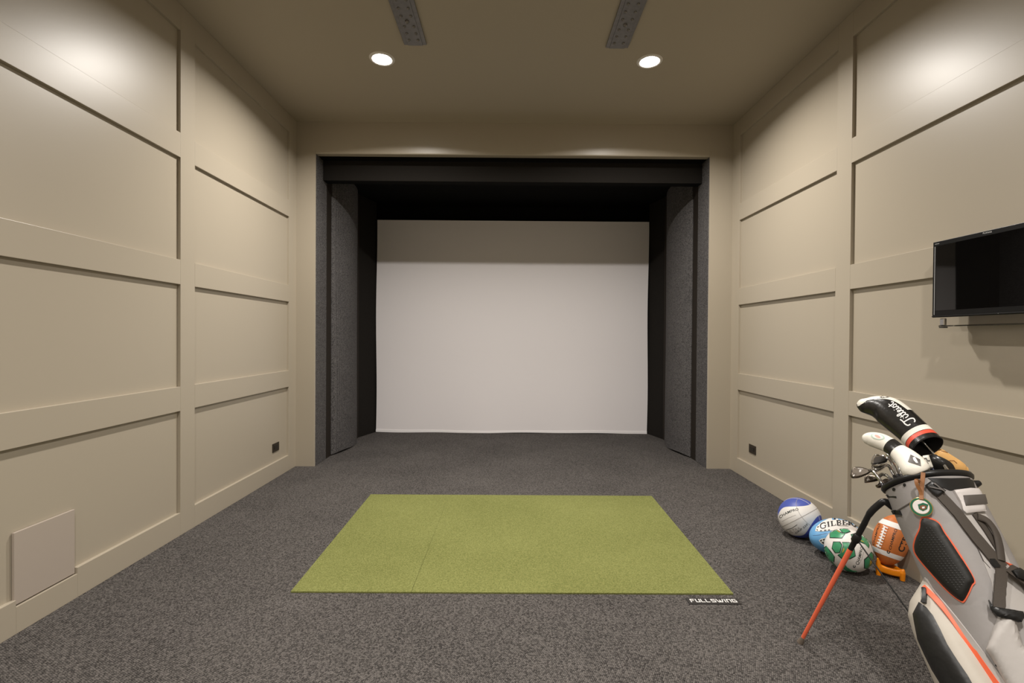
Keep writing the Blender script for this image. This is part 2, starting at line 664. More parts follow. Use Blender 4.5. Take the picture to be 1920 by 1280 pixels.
def alcove_side(s, X, sx):
    """linings of one alcove flank; s = +1 left flank"""
    nm = 'left' if s > 0 else 'right'
    hand = 'towards the bare wall' if s > 0 else 'towards the golf bag'
    xin = lambda d: X + s * d
    def lining(name, y0, y1, d, m, z1, z0=0.0, label=None, cat='lining'):
        a, b = sorted((X - s * 0.0035, xin(d)))
        o = box(name, (a, y0, z0), (b, y1, z1), m, None, 0.003)
        return tag(o, label, cat, 'alcove flank linings')
    side = 'beside the blank panelled wall' if s > 0 else 'on the television side'
    lining('carpet_strip', YB + 0.016, 4.952, 0.002, 'side_carpet', AZ, label='grey carpet strip lining the alcove mouth ' + side)
    lining('dark_upright', 4.953, 5.085, 0.000, 'dark_strap', AZ, label='dark brown upright band between carpet strip and padded flap ' + side)
    # padded carpet flap, bulging into the alcove
    n, k = 18, 26
    y0, y1, zt = 5.090, 5.880, AZ - 0.03
    rings = []
    for i in range(n + 1):
        t = i / n
        y = y0 + (y1 - y0) * t
        bul = 0.010 + 0.085 * math.sin(math.pi * min(1, t * 0.98)) ** 0.8
        lift = 0.012 + 0.010 * math.sin(t * 7.0)
        ring = []
        for j in range(k + 1):
            z = lift + (zt - lift) * j / k
            bb = bul * (1 + 0.06 * math.sin(z * 2.1 + t * 2))
            ring.append(V((xin(bb), y, z)))
        rings.append(ring)
    verts, faces = [], []
    for r in rings:
        verts += r
    w = k + 1
    for i in range(n):
        for j in range(k):
            faces.append((i * w + j, (i + 1) * w + j, (i + 1) * w + j + 1, i * w + j + 1))
    N = len(verts)
    verts += [v - V((s * 0.012, 0, 0)) for v in verts]
    faces += [tuple(q + N for q in reversed(f)) for f in faces]
    rim = [(0 * w + j, 0 * w + j + 1) for j in range(k)] + [(n * w + j, n * w + j + 1) for j in range(k)] + \
          [(i * w, (i + 1) * w) for i in range(n)] + [(i * w + k, (i + 1) * w + k) for i in range(n)]
    faces += [(a, b, b + N, a + N) for a, b in rim]
    o = obj('padded_flap', verts, faces, 'side_carpet', None, smooth=60)
    tag(o, 'tall bulging grey carpet flap in the alcove ' + side, 'flap', 'padded alcove flaps')
    lining('dark_upright', 5.885, 6.020, 0.004, 'dark_strap', AZ, label='dark brown upright band behind the padded flap ' + side)
    # slanted dark return that meets the screen
    a, b = V((xin(0.004), 6.022)), V((sx - s * 0.010, YS + 0.012))
    t = V((s * 0.0, 0.02))
    vv = [(a.x, a.y, 0), (b.x, b.y, 0), (b.x - s * 0.02, b.y + 0.02, 0), (a.x - s * 0.006, a.y + 0.02, 0)]
    vv += [(x, y, AZ) for x, y, _ in vv]
    o = obj('dark_return', vv, [(0, 1, 2, 3), (4, 5, 6, 7), (0, 1, 5, 4), (1, 2, 6, 5), (2, 3, 7, 6), (3, 0, 4, 7)], 'dark_carpet')
    tag(o, 'slanting black carpet return next to the screen edge ' + side, 'lining', 'alcove flank linings')
SX0, SX1, SZ = -1.754, 1.807, 2.783
alcove_side(1, AX0, SX0)
alcove_side(-1, AX1, SX1)

# projection screen: slightly wavy cloth with a hem
scr = thing('projection_screen', 'large blank white impact screen hanging in the black alcove', 'screen', (0, YS, 0))
nx, nz = 60, 30
verts, faces = [], []
def scr_low(x):
    return 0.012 + 0.004 * math.sin(x * 2.3) + 0.003 * math.sin(x * 6.1 + 1)
for i in range(nx + 1):
    x = SX0 + (SX1 - SX0) * i / nx
    for j in range(nz + 1):
        z = scr_low(x) + (SZ - scr_low(x)) * j / nz
        y = YS + 0.006 * math.sin(x * 1.7 + 0.6) * math.sin(math.pi * j / nz) + 0.008 * (1 - j / nz) ** 4 * math.sin(x * 5)
        edge = min(i, nx - i)
        xx = x + (0.006 * math.sin(z * 3.0) if edge == 0 else 0)
        verts.append((xx, y, z))
for i in range(nx):
    for j in range(nz):
        a = i * (nz + 1) + j
        faces.append((a, a + nz + 1, a + nz + 2, a + 1))
N = len(verts)
verts += [(x, y + 0.004, z) for x, y, z in verts]
faces += [tuple(q + N for q in reversed(f)) for f in faces]
obj('cloth', verts, faces, 'screen_cloth', scr, smooth=True)
verts, faces = [], []
for i in range(nx + 1):
    x = SX0 + (SX1 - SX0) * i / nx
    zl = scr_low(x) - 0.008
    y = YS - 0.004 + 0.008 * math.sin(x * 5)
    hh = 0.020 + 0.012 * abs(x - 0.03) / 1.8
    verts += [(x, y - 0.004, zl), (x, y - 0.001, zl + hh), (x, y + 0.006, zl + hh), (x, y + 0.006, zl)]
for i in range(nx):
    for k in range(4):
        faces.append((4 * i + k, 4 * i + (k + 1) % 4, 4 * i + 4 + (k + 1) % 4, 4 * i + 4 + k))
faces += [(0, 1, 2, 3), (4 * nx, 4 * nx + 1, 4 * nx + 2, 4 * nx + 3)]
obj('hem', verts, faces, 'screen_hem', scr, smooth=True)

# ------------------------------------------------------------------ lamps
def lathe(prof, c, seg=40):
    rings = []
    for r, z in prof:
        rings.append([V((c[0] + r * math.cos(k * 2 * math.pi / seg), c[1] + r * math.sin(k * 2 * math.pi / seg), c[2] + z)) for k in range(seg)])
    return loft(rings, caps=(False, False))

def downlight(x, y, label, watts, spread=None):
    t = thing('ceiling_downlight', label, 'ceiling light', (x, y, H), 'recessed ceiling downlights')
    v, f = lathe([(0.068, -0.001), (0.070, -0.006), (0.078, -0.008), (0.090, -0.006), (0.094, 0.0), (0.068, 0.0005)], (x, y, H))
    obj('trim_ring', v, f, 'white_trim', t, smooth=60)
    rings = []
    v, f = lathe([(0.0005, -0.0075), (0.035, -0.0070), (0.058, -0.0050), (0.0675, -0.0025)], (x, y, H))
    obj('glowing_lens', v, f, 'lamp_glow', t, smooth=60)
    ld = bpy.data.lights.new('downlight_lamp', 'AREA')
    ld.shape = 'DISK'
    ld.size = 0.12
    ld.energy = watts
    ld.spread = math.radians(spread or LAMP_SPREAD)
    ld.color = LAMP_COLOR
    lo = bpy.data.objects.new('downlight_lamp', ld)
    lo.location = (x, y, H - 0.012)
    link(lo, t)
    return t

downlight(-0.964, 3.605, 'glowing round downlight in the ceiling on the bare wall side', LAMP_WATTS)
downlight(1.021, 3.605, 'glowing round downlight in the ceiling on the television side', LAMP_WATTS)
for y in (0.55, -2.3):
    for x in (-0.964, 1.021):
        where = ('above the viewer' if y > 0 else 'by the rear wall') + (' on the bare wall side' if x < 0 else ' on the television side')
        downlight(x, y, 'round ceiling downlight ' + where, REAR_WATTS, REAR_SPREAD)

# ------------------------------------------------------------------ ceiling plates
def ceiling_plate(x0, x1, yc, label):
    t = thing('ceiling_plate', label, 'metal plate', ((x0 + x1) / 2, yc, H), 'bolted ceiling plates')
    box('plate_body', (x0, yc - 0.262, H - 0.012), (x1, yc + 0.262, H - 0.0002), 'steel_plate', t, 0.003)
    box('raised_strip', (x0 + 0.026, yc - 0.262, H - 0.016), (x1 - 0.026, yc + 0.262, H - 0.0122), 'steel_plate', t, 0.002)
    xc = (x0 + x1) / 2
    def bolt(n, bx_, by_, r, hgt):
        v, f = lathe([(0.0003, -hgt), (r * 0.6, -hgt * 0.85), (r * 0.95, -hgt * 0.4), (r, 0.0)], (bx_, by_, H - 0.0161), 14)
        obj(n, v, f, 'bolt_steel', t, smooth=60)
    bolt('centre_bolt', xc - 0.003, yc, 0.014, 0.014)
    for s in (-1, 1):
        for d in (0.052, 0.125, 0.197):
            for k in (-0.031, 0.031):
                bolt('rivet', xc + k, yc + s * d, 0.010, 0.008)
ceiling_plate(-0.757, -0.600, 3.152, 'grey bolted steel ceiling plate on the bare wall side')
ceiling_plate(0.659, 0.817, 3.166, 'grey bolted steel ceiling plate on the television side')

# ------------------------------------------------------------------ turf mat
matt = thing('turf_mat', 'flat rectangle of yellow green artificial turf set in the carpet', 'turf mat', (0.02, 3.09, 0))
def slab(name, q, z0, z1, m, parent):
    v = [(x, y, z0) for x, y in q] + [(x, y, z1) for x, y in q]
    return obj(name, v, [(3, 2, 1, 0), (4, 5, 6, 7), (0, 1, 5, 4), (1, 2, 6, 5), (2, 3, 7, 6), (3, 0, 4, 7)], m, parent)
slab('turf_piece', [(-1.068, 2.364), (-0.4782, 2.364), (-0.4745, 3.829), (-1.098, 3.829)], 0.0002, 0.007, 'turf', matt)
slab('turf_piece', [(-0.4765, 2.364), (1.106, 2.364), (1.133, 3.829), (-0.4742, 3.829)], 0.0002, 0.007, 'turf', matt)

# badge on the carpet
bad = thing('floor_badge', 'small black badge lettered in white on the carpet by the turf corner', 'badge', (0.985, 2.303, 0))
box('badge_plate', (0.857, 2.277, 0.0002), (1.108, 2.330, 0.004), 'label_black', bad, 0.0015)
FS = []
def blk(x, w, lines):
    for pts in lines:
        FS.append(([(x + p[0] * w, p[1]) for p in pts], 0.165, False))
adv = 0.0
W_ = {'F': 0.092, 'U': 0.095, 'L': 0.085, 'S': 0.098, 'W': 0.15, 'I': 0.03, 'N': 0.095, 'G': 0.098}
SHAPE = {
    'F': [[(0.08, 0), (0.08, 0.9), (1, 0.9)], [(0.08, 0.5), (0.85, 0.5)]],
    'U': [[(0.1, 1), (0.1, 0.1), (0.9, 0.1), (0.9, 1)]],
    'L': [[(0.1, 1), (0.1, 0.1), (1, 0.1)]],
    'S': [[(1, 0.9), (0.1, 0.9), (0.1, 0.5), (0.9, 0.5), (0.9, 0.1), (0, 0.1)]],
    'W': [[(0.02, 1), (0.22, 0.1), (0.40, 0.1), (0.5, 0.75), (0.60, 0.1), (0.78, 0.1), (0.98, 1)]],
    'I': [[(0.5, 0), (0.5, 1)]],
    'N': [[(0.1, 0), (0.1, 0.9), (0.9, 0.9), (0.9, 0)]],
    'G': [[(1, 0.9), (0.1, 0.9), (0.1, 0.1), (0.9, 0.1), (0.9, 0.5), (0.45, 0.5)]],
}
for ch in 'FULL SWING':
    if ch == ' ':
        adv += 0.012
        continue
    blk(adv, W_[ch], SHAPE[ch])
    adv += W_[ch] + 0.022
FS = [([(p[0] / adv, p[1]) for p in pts], w, s) for pts, w, s in FS]
g = strokes_geo(FS, 8.5)
v = [(0.872 + u * 0.226, 2.289 + w * 0.029, 0.0045) for u, w in g[0]]
obj('lettering', v, g[1], 'print_white', bad)

# ------------------------------------------------------------------ outlets and access panel
def outlet(xf, s, yc, zc, label):
    t = thing('wall_outlet', label, 'outlet', (xf, yc, zc - 0.04), 'dark wall outlets')
    x = lambda d: xf + s * d
    bx = lambda n, d0, d1, y0, y1, z0, z1, m, b: box(n, (min(x(d0), x(d1)), y0, z0), (max(x(d0), x(d1)), y1, z1), m, t, b)
    bx('cover_plate', 0.0, 0.006, yc - 0.059, yc + 0.059, zc - 0.038, zc + 0.038, 'outlet_bronze', 0.002)
    bx('socket_face', 0.0062, 0.008, yc - 0.034, yc + 0.034, zc - 0.017, zc + 0.017, 'socket_black', 0.0008)
    for k in (-0.018, 0.018):
        bx('socket_slot', 0.0082, 0.0090, yc + k - 0.006, yc + k + 0.006, zc + 0.004, zc + 0.006, 'outlet_bronze', 0)
        bx('socket_slot', 0.0082, 0.0090, yc + k - 0.006, yc + k + 0.006, zc - 0.006, zc - 0.004, 'outlet_bronze', 0)
PF = TD - 0.002
outlet(XL - PF, 1, 4.306, 0.267, 'dark bronze outlet low on the wall with the square access panel')
outlet(XR + PF, -1, 4.266, 0.282, 'dark bronze outlet low on the wall with the television')

ap = thing('access_panel', 'flat square painted access panel low on the bare wall', 'access panel', (XL, 2.165, 0.116))
box('cover', (XL - PF + 0.003, 2.024, 0.120), (XL - 0.006, 2.306, 0.426), 'access_paint', ap, 0.0015)
box('frame', (XL - PF + 0.0005, 2.029, 0.1165), (XL - PF + 0.0028, 2.309, 0.421), 'wall_paint', ap, 0.0)

# ------------------------------------------------------------------ television
TVX = 2.05
ty0, ty1, tz0, tz1 = 1.800, 2.343, 1.3695, 1.732
tv = thing('television', 'small flat black television mounted on the panelled wall', 'television', (2.09, 2.07, tz0))
box('casing', (TVX + 0.004, ty0, tz0), (TVX + 0.042, ty1, tz1), 'plastic_black', tv, 0.004)
fr = box('bezel', (TVX, ty0 - 0.001, tz0 - 0.001), (TVX + 0.0038, ty1 + 0.001, tz1 + 0.001), 'tv_bezel', tv, 0.0015)
box('screen_panel', (TVX - 0.0012, ty0 + 0.018, tz0 + 0.032), (TVX - 0.0002, ty1 - 0.018, tz1 - 0.020), 'tv_glass', tv)
box('lower_trim', (TVX - 0.004, ty0, tz0 + 0.002), (TVX - 0.0004, ty1, tz0 + 0.006), 'tv_bezel', tv, 0.001)
box('wall_mount', (TVX + 0.043, 1.98, 1.46), (XR + 0.018, 2.16, 1.64), 'plastic_black', tv, 0.004)
box('side_trim', (TVX - 0.0012, ty1 - 0.0120, tz0 + 0.012), (TVX - 0.0003, ty1 - 0.0095, tz1 - 0.022), 'tv_text', tv)
tvp = Plane((TVX - 0.0004, 2, 1.5), (-1, 0, 0))
decal('lettering', text_geo('PLANAR', 1.05, 0.02), [(1843.0, 438.8), (1860.2, 435.6), (1860.2, 432.6), (1843.0, 435.8)], tvp, 'tv_text', tv, 0.0003)
decal('lettering', text_geo('HDMI', 1.0, 0.02), [(1753.0, 458.8), (1761.0, 457.2), (1761.0, 455.6), (1753.0, 457.2)], tvp, 'tv_text', tv, 0.0003)
for yy in (1.90, 2.02):
    box('indicator', (TVX - 0.0045, yy, tz0 + 0.0035), (TVX - 0.0042, yy + 0.003, tz0 + 0.005), 'tv_text', tv)

sh = thing('glass_shelf', 'clear glass shelf with chrome clip under the television', 'shelf', (2.06, 2.05, 1.322))
box('glass_plate', (2.020, 1.780, 1.3235), (XR + 0.018, 2.275, 1.3290), 'clear_glass', sh, 0.001)
for yy in (1.800, 2.262):
    c = box('clip', (2.040, yy + 0.006, 1.3295), (2.054, yy + 0.030, 1.362), 'chrome', sh, 0.003)
    box('clip_foot', (2.038, yy + 0.002, 1.3175), (2.056, yy + 0.032, 1.3230), 'plastic_black', sh, 0.002)

# ------------------------------------------------------------------ balls
def uv_sphere(c, R, nu=56, nv=32, axes=None, prof=None):
    ax = axes or (V((1, 0, 0)), V((0, 1, 0)), V((0, 0, 1)))
    verts, faces = [], []
    for j in range(1, nv):
        th = math.pi * j / nv
        z, r = math.cos(th), math.sin(th)
        for i in range(nu):
            a = 2 * math.pi * i / nu
            if prof:
                zz, rr = prof(z, r)
            else:
                zz, rr = R * z, R * r
            verts.append(V(c) + ax[0] * rr * math.cos(a) + ax[1] * rr * math.sin(a) + ax[2] * zz)
    top, bot = len(verts), len(verts) + 1
    zt = prof(1, 0)[0] if prof else R
    verts += [V(c) + ax[2] * zt, V(c) - ax[2] * zt]
    for j in range(nv - 2):
        for i in range(nu):
            faces.append((j * nu + i, j * nu + (i + 1) % nu, (j + 1) * nu + (i + 1) % nu, (j + 1) * nu + i))
    for i in range(nu):
        faces.append((top, (i + 1) % nu, i))
        faces.append((bot, (nv - 2) * nu + i, (nv - 2) * nu + (i + 1) % nu))
    return verts, faces

def ring_tube(name, c, n, e1, R, r, h_, m, parent, seg=72):
    e2 = n.cross(e1)
    pts = [c + n * h_ + (e1 * math.cos(2 * math.pi * k / seg) + e2 * math.sin(2 * math.pi * k / seg)) * R for k in range(seg)]
    rings = []
    for p in pts:
        rad = (p - c).normalized()
        tan = n.cross(rad).normalized()
        up = tan.cross(rad)
        rings.append([p + (rad * math.cos(q * math.pi / 3) + up * math.sin(q * math.pi / 3)) * r for q in range(6)])
    v, f = loft(rings, closed=True)
    return obj(name, v, f, m, parent, smooth=60)

# basketball
BC, BR_ = V((1.8545, 3.0711, 0.1218)), 0.1218
BN = V((-0.41396, 0.50014, 0.76059)).normalized()
B90 = V((0.39595, -0.65344, 0.64517)); B90 = (B90 - BN * B90.dot(BN)).normalized()
B0 = BN.cross(B90)
def basket_mat():
    m = bpy.data.materials.new('basketball_cover')
    m.use_nodes = True
    nt = m.node_tree
    L = nt.links
    b = nt.nodes['Principled BSDF']
    b.inputs['Roughness'].default_value = 0.45
    tc = nt.nodes.new('ShaderNodeTexCoord')
    sub = nt.nodes.new('ShaderNodeVectorMath'); sub.operation = 'SUBTRACT'
    sub.inputs[1].default_value = BC
    L.new(tc.outputs['Object'], sub.inputs[0])
    def dot(ax):
        d = nt.nodes.new('ShaderNodeVectorMath'); d.operation = 'DOT_PRODUCT'
        d.inputs[1].default_value = ax / BR_
        L.new(sub.outputs[0], d.inputs[0])
        return d.outputs['Value']
    def mth(op, a, b_=None):
        n = nt.nodes.new('ShaderNodeMath'); n.operation = op
        for i, q in enumerate((a, b_)):
            if q is None:
                continue
            if isinstance(q, (int, float)):
                n.inputs[i].default_value = q
            else:
                L.new(q, n.inputs[i])
        return n.outputs[0]
    x, y, z = dot(B0), dot(B90), dot(BN)
    x2, y2 = mth('MULTIPLY', x, x), mth('MULTIPLY', y, y)
    c2 = mth('DIVIDE', mth('SUBTRACT', x2, y2), mth('ADD', mth('ADD', x2, y2), 0.0001))
    lim = mth('ADD', mth('MULTIPLY', c2, 0.215), 0.515)
    over = mth('SUBTRACT', mth('ABSOLUTE', z), lim)
    edge = mth('MULTIPLY', over, 60.0)
    n = nt.nodes.new('ShaderNodeClamp'); L.new(edge, n.inputs[0])
    mx = nt.nodes.new('ShaderNodeMix'); mx.data_type = 'RGBA'
    mx.inputs[6].default_value = (0.74, 0.715, 0.68, 1)
    mx.inputs[7].default_value = (0.055, 0.085, 0.36, 1)
    L.new(n.outputs[0], mx.inputs[0])
    L.new(mx.outputs[2], b.inputs['Base Color'])
    v = nt.nodes.new('ShaderNodeTexVoronoi'); v.inputs['Scale'].default_value = 420
    L.new(tc.outputs['Object'], v.inputs['Vector'])
    bp = nt.nodes.new('ShaderNodeBump'); bp.inputs['Strength'].default_value = 0.15; bp.inputs['Distance'].default_value = 0.001
    L.new(v.outputs['Distance'], bp.inputs['Height']); L.new(bp.outputs['Normal'], b.inputs['Normal'])
    MATS['basketball_cover'] = m
basket_mat()
bk = thing('basketball', 'blue and white basketball on the carpet, farthest along the wall from the golf bag', 'ball', (BC.x, BC.y, 0))
v, f = uv_sphere(BC, BR_, axes=(B0, B90, BN), nu=72, nv=40)
obj('ball_cover', v, f, 'basketball_cover', bk, smooth=True)
ring_tube('seam', BC, BN, B0, BR_ - 0.0004, 0.0016, 0, 'ball_grey', bk)
ring_tube('seam', BC, B0, B90, BR_ - 0.0004, 0.0014, 0, 'ball_white', bk)
for s in (-1, 1):
    hh = 0.62 * BR_ * s
    ring_tube('seam', BC, B90, B0, math.sqrt(BR_ ** 2 - hh ** 2) - 0.0004, 0.0012, hh, 'ball_grey', bk)
bs = Sphere(BC, BR_)
c1 = crop(1450, 925, 14.22)
decal('lettering', text_geo('CHAMPRO', 1.02, 0.008), c1((178, 668), (674, 448), (662, 382), (148, 598)), bs, 'ball_dark', bk, arc=2.2)
decal('lettering', text_geo('GRIP 220', 1.05, 0.008), c1((590, 1075), (925, 832), (890, 790), (570, 1030)), bs, 'ball_dark', bk, arc=-1.2)
decal('lettering', text_geo('ULTRA', 1.0, -0.012), c1((410, 1070), (720, 930), (690, 880), (360, 985)), bs, 'ball_grey', bk, arc=-1.0)
patch('printed_line', ribbon_px(c1((340, 972), (500, 920), (635, 828)), 0.9), bs, 'ball_dark', bk, 0.0006, step=2.5)
patch('printed_line', ribbon_px(c1((225, 745), (400, 650), (600, 570)), 0.5), bs, 'ball_grey', bk, 0.0005, step=2.5)

# soccer ball
SC, SR = V((1.8519, 2.6214, 0.1112)), 0.1112
so = thing('soccer_ball', 'white and green soccer ball in front of the rugby ball', 'ball', (SC.x, SC.y, 0))
v, f = uv_sphere(SC, SR, nu=64, nv=40)
obj('ball_cover', v, f, 'ball_white', so, smooth=True)
ss = Sphere(SC, SR)
c2 = crop(1530, 975, 11.636)
GREEN = [
    [(310, 272), (465, 215), (560, 292), (640, 292), (555, 385), (315, 375)],
    [(522, 212), (590, 192), (690, 205), (745, 240), (650, 275), (590, 270)],
    [(390, 480), (515, 480), (562, 552), (510, 700), (430, 705), (357, 600)],
    [(580, 490), (700, 490), (790, 525), (830, 660), (852, 770), (740, 830), (610, 862), (482, 745), (545, 715), (605, 560)],
    [(768, 322), (860, 300), (1000, 340), (1095, 415), (1150, 520), (1138, 598), (1060, 510), (930, 450), (832, 445)],
    [(192, 605), (240, 572), (310, 690), (395, 780), (385, 905), (325, 858), (245, 795), (200, 705)],
    [(1190, 700), (1235, 745), (1245, 830), (1200, 975), (1120, 1048), (1062, 1035), (1062, 870), (1150, 790)],
    [(500, 985), (650, 985), (690, 1040), (800, 1098), (890, 1112), (840, 1130), (700, 1105), (600, 1060)],
    [(255, 828), (340, 872), (400, 955), (440, 1008), (345, 930)],
]
for g_ in GREEN:
    q = c2(*g_)
    cx = sum(p[0] for p in q) / len(q)
    cy = sum(p[1] for p in q) / len(q)
    big = [(cx + (x - cx) * 1.0 + (1.3 if x > cx else -1.3), cy + (y - cy) + (1.3 if y > cy else -1.3)) for x, y in q]
    o = patch('panel_border', big, ss, 'ball_dark', so, 0.0009, step=3, sink=0.002, anti=SC)
    patch('green_panel', q, ss, 'ball_green', o, 0.0017, step=3, sink=0.0015, anti=SC)
for g_ in ([(585, 640), (610, 595), (625, 640), (600, 690), (570, 710)], [(470, 225), (530, 265), (515, 275), (455, 232)],
           [(940, 440), (1000, 445), (1050, 475), (1030, 482)], [(1175, 880), (1215, 850), (1200, 930), (1160, 980)]):
    patch('gold_mark', c2(*g_), ss, 'ball_gold', so, 0.0023, step=3, sink=0.001)
decal('lettering', text_geo('CHAMPRO', 1.05, 0.008), c2((925, 975), (1022, 590), (966, 570), (858, 945)), ss, 'ball_dark', so, off=0.0012, arc=-1.0)
decal('lettering', text_geo('C', 1.0, 0.05), c2((858, 1038), (866, 985), (812, 975), (800, 1030)), ss, 'print_black', so, off=0.0012)
patch('printed_line', ribbon_px(c2((930, 970), (1000, 850), (1040, 690)), 0.6), ss, 'ball_grey', so, 0.0006, step=3)

# rugby ball
RC = V((1.925, 2.832, 0.100))
RA = V((0.985, 0.16, 0.05)).normalized()
RB = V((0, 0, 1)); RB = (RB - RA * RB.dot(RA)).normalized()
def egg(a, b, p):
    return lambda z, r: (a * (1 if z >= 0 else -1) * abs(z) ** 1.0, b * max(r, 0) ** p)
v, f = uv_sphere(RC, 1, nu=56, nv=48, axes=(RB, RA.cross(RB), RA), prof=egg(0.158, 0.100, 1.12))
ru = thing('rugby_ball', 'light blue and white rugby ball between the basketball and the soccer ball', 'ball', (RC.x, RC.y, 0))
obj('ball_cover', v, f, 'rugby_blue', ru, smooth=True)
rs = Mesh(v, f, 2.78)
c3 = crop(1440, 900, 6.4)
patch('white_panel', c3((568, 612), (584, 560), (650, 502), (730, 462), (820, 450), (930, 458), (1020, 492), (1095, 545), (1130, 600), (1090, 612), (1000, 606), (880, 602), (740, 606), (640, 616)), rs, 'ball_white', ru, 0.0022, step=3, sink=0.002)
GS = {
    'G': [([(0.95, 0.80), (0.75, 0.97), (0.35, 0.97), (0.10, 0.70), (0.08, 0.30), (0.32, 0.03), (0.70, 0.03), (0.86, 0.18), (0.86, 0.45)], 0.17, True), ([(0.60, 0.46), (1.05, 0.46)], 0.08, False)],
    'I': [([(0.5, 0), (0.5, 1)], 0.24, False), ([(0.1, 0.04), (0.9, 0.04)], 0.08, False), ([(0.1, 0.96), (0.9, 0.96)], 0.08, False)],
    'L': [([(0.25, 0), (0.25, 1)], 0.22, False), ([(0.0, 0.04), (0.95, 0.04), (0.97, 0.32)], 0.08, False), ([(0.0, 0.96), (0.5, 0.96)], 0.08, False)],
    'B': [([(0.22, 0), (0.22, 1)], 0.22, False), ([(0.0, 0.96), (0.6, 0.96), (0.84, 0.76), (0.6, 0.53), (0.25, 0.53)], 0.12, True), ([(0.5, 0.53), (0.90, 0.30), (0.62, 0.04), (0.0, 0.04)], 0.13, True)],
    'E': [([(0.22, 0), (0.22, 1)], 0.22, False), ([(0.0, 0.96), (0.9, 0.96), (0.9, 0.75)], 0.08, False), ([(0.2, 0.52), (0.7, 0.52)], 0.09, False), ([(0.0, 0.04), (0.93, 0.04), (0.95, 0.28)], 0.08, False)],
    'R': [([(0.22, 0), (0.22, 1)], 0.22, False), ([(0.0, 0.96), (0.6, 0.96), (0.86, 0.74), (0.6, 0.50), (0.25, 0.50)], 0.12, True), ([(0.5, 0.5), (0.95, 0.02)], 0.18, False), ([(0.0, 0.04), (0.45, 0.04)], 0.08, False)],
    'T': [([(0.5, 0), (0.5, 1)], 0.24, False), ([(0.02, 0.72), (0.02, 0.95), (0.98, 0.95), (0.98, 0.72)], 0.09, False), ([(0.25, 0.04), (0.75, 0.04)], 0.08, False)],
}
st = []
adv = 0.0
for ch in 'GILBERT':
    w = {'I': 0.45, 'G': 0.95}.get(ch, 0.78)
    for pts, wd, sm in GS[ch]:
        st.append(([(adv + p[0] * w, p[1]) for p in pts], wd, sm))
    adv += w + 0.14
st = [([(p[0] / adv, p[1]) for p in pts], wd, sm) for pts, wd, sm in st]
decal('lettering', strokes_geo(st, adv), c3((634, 590), (1092, 560), (1100, 505), (622, 530)), rs, 'print_black', ru, off=0.0036, arc=5.2)
for q in ([(596, 570), (610, 556)], [(588, 592), (600, 604)], [(625, 608), (650, 606)], [(672, 603), (700, 601)], [(720, 600), (742, 598)]):
    patch('printed_dash', ribbon_px(c3(*q), 1.5), rs, 'print_black', ru, 0.0034, step=2)
patch('printed_emblem', c3((610, 722), (640, 700), (700, 690), (720, 740), (680, 778), (640, 760)), rs, 'ball_white', ru, 0.0016, step=3)
for g_ in ([(622, 722), (650, 708), (640, 738)], [(655, 708), (690, 698), (668, 725)], [(640, 745), (668, 735), (672, 765)]):
    patch('printed_emblem', c3(*g_), rs, 'print_black', ru, 0.0026, step=2)
patch('printed_emblem', c3((785, 472), (800, 458), (817, 472)), rs, 'print_black', ru, 0.0034, step=2)
patch('seam', ribbon_px(c3((518, 664), (600, 660), (690, 640), (760, 632)), 0.8), rs, 'shaft_blue', ru, 0.0002, step=3)
patch('printed_line', ribbon_px(c3((840, 548), (960, 552)), 1.0), rs, 'ball_grey', ru, 0.0034, step=3)

# football on a tee
FC = at_depth(1670, 1012, 2.60)
FA = V((0.30, 0.10, 0.95)).normalized()
FL, FR = 0.138, 0.0800
e1 = V((0, -1, 0)); e1 = (e1 - FA * e1.dot(FA)).normalized()
e2 = FA.cross(e1)
fprof = lambda z, r: (FL * z, FR * max(r, 0) ** 1.25)
v, f = uv_sphere(FC, 1, nu=56, nv=48, axes=(e1, e2, FA), prof=fprof)
fb = thing('football', 'orange football with white stripes and laces standing in a kicking tee', 'ball', FC - FA * FL)
obj('ball_cover', v, f, 'football_orange', fb, smooth=True)
fs_ = Mesh(v, f, 2.58)
def f_band(z0, z1):
    rings = []
    for k in range(7):
        z = z0 + (z1 - z0) * k / 6
        rr = FR * math.sqrt(1 - z * z) ** 1.25 + 0.0006
        rings.append([FC + FA * FL * z + (e1 * math.cos(a * math.pi / 28) + e2 * math.sin(a * math.pi / 28)) * rr for a in range(56)])
    vv, ff = loft(rings, caps=(False, False))
    obj('white_stripe', vv, ff, 'lace_white', fb, smooth=True)
f_band(0.50, 0.70)
f_band(-0.62, -0.44)
c4 = crop(1610, 960, 9.14)
patch('lace_strip', ribbon_px(c4((330, 600), (375, 480), (412, 360), (448, 240)), 3.0), fs_, 'lace_white', fb, 0.0022, step=3)
for k in range(8):
    t = k / 7
    x, y = 338 + 118 * t, 580 - 325 * t
    patch('lace', ribbon_px(c4((x - 30, y - 22), (x, y), (x + 48, y + 24)), 1.9), fs_, 'lace_white', fb, 0.0038, step=2.5)
decal('lettering', text_geo('CHAMPRO', 1.0, 0.01), c4((555, 650), (668, 295), (618, 275), (515, 628)), fs_, 'print_black', fb, arc=0.8)
decal('lettering', text_geo('C', 1.0, 0.06), c4((530, 718), (545, 668), (492, 645), (475, 695)), fs_, 'print_black', fb)
decal('lettering', text_geo('CT5', 1.0, 0.03), c4((775, 690), (860, 450), (760, 420), (665, 660)), fs_, 'print_black', fb, arc=0.5)
decal('lettering', text_geo('CHAMPRO', 1.0, 0.01), c4((262, 570), (372, 215), (345, 190), (240, 545)), fs_, 'print_black', fb, arc=0.8)

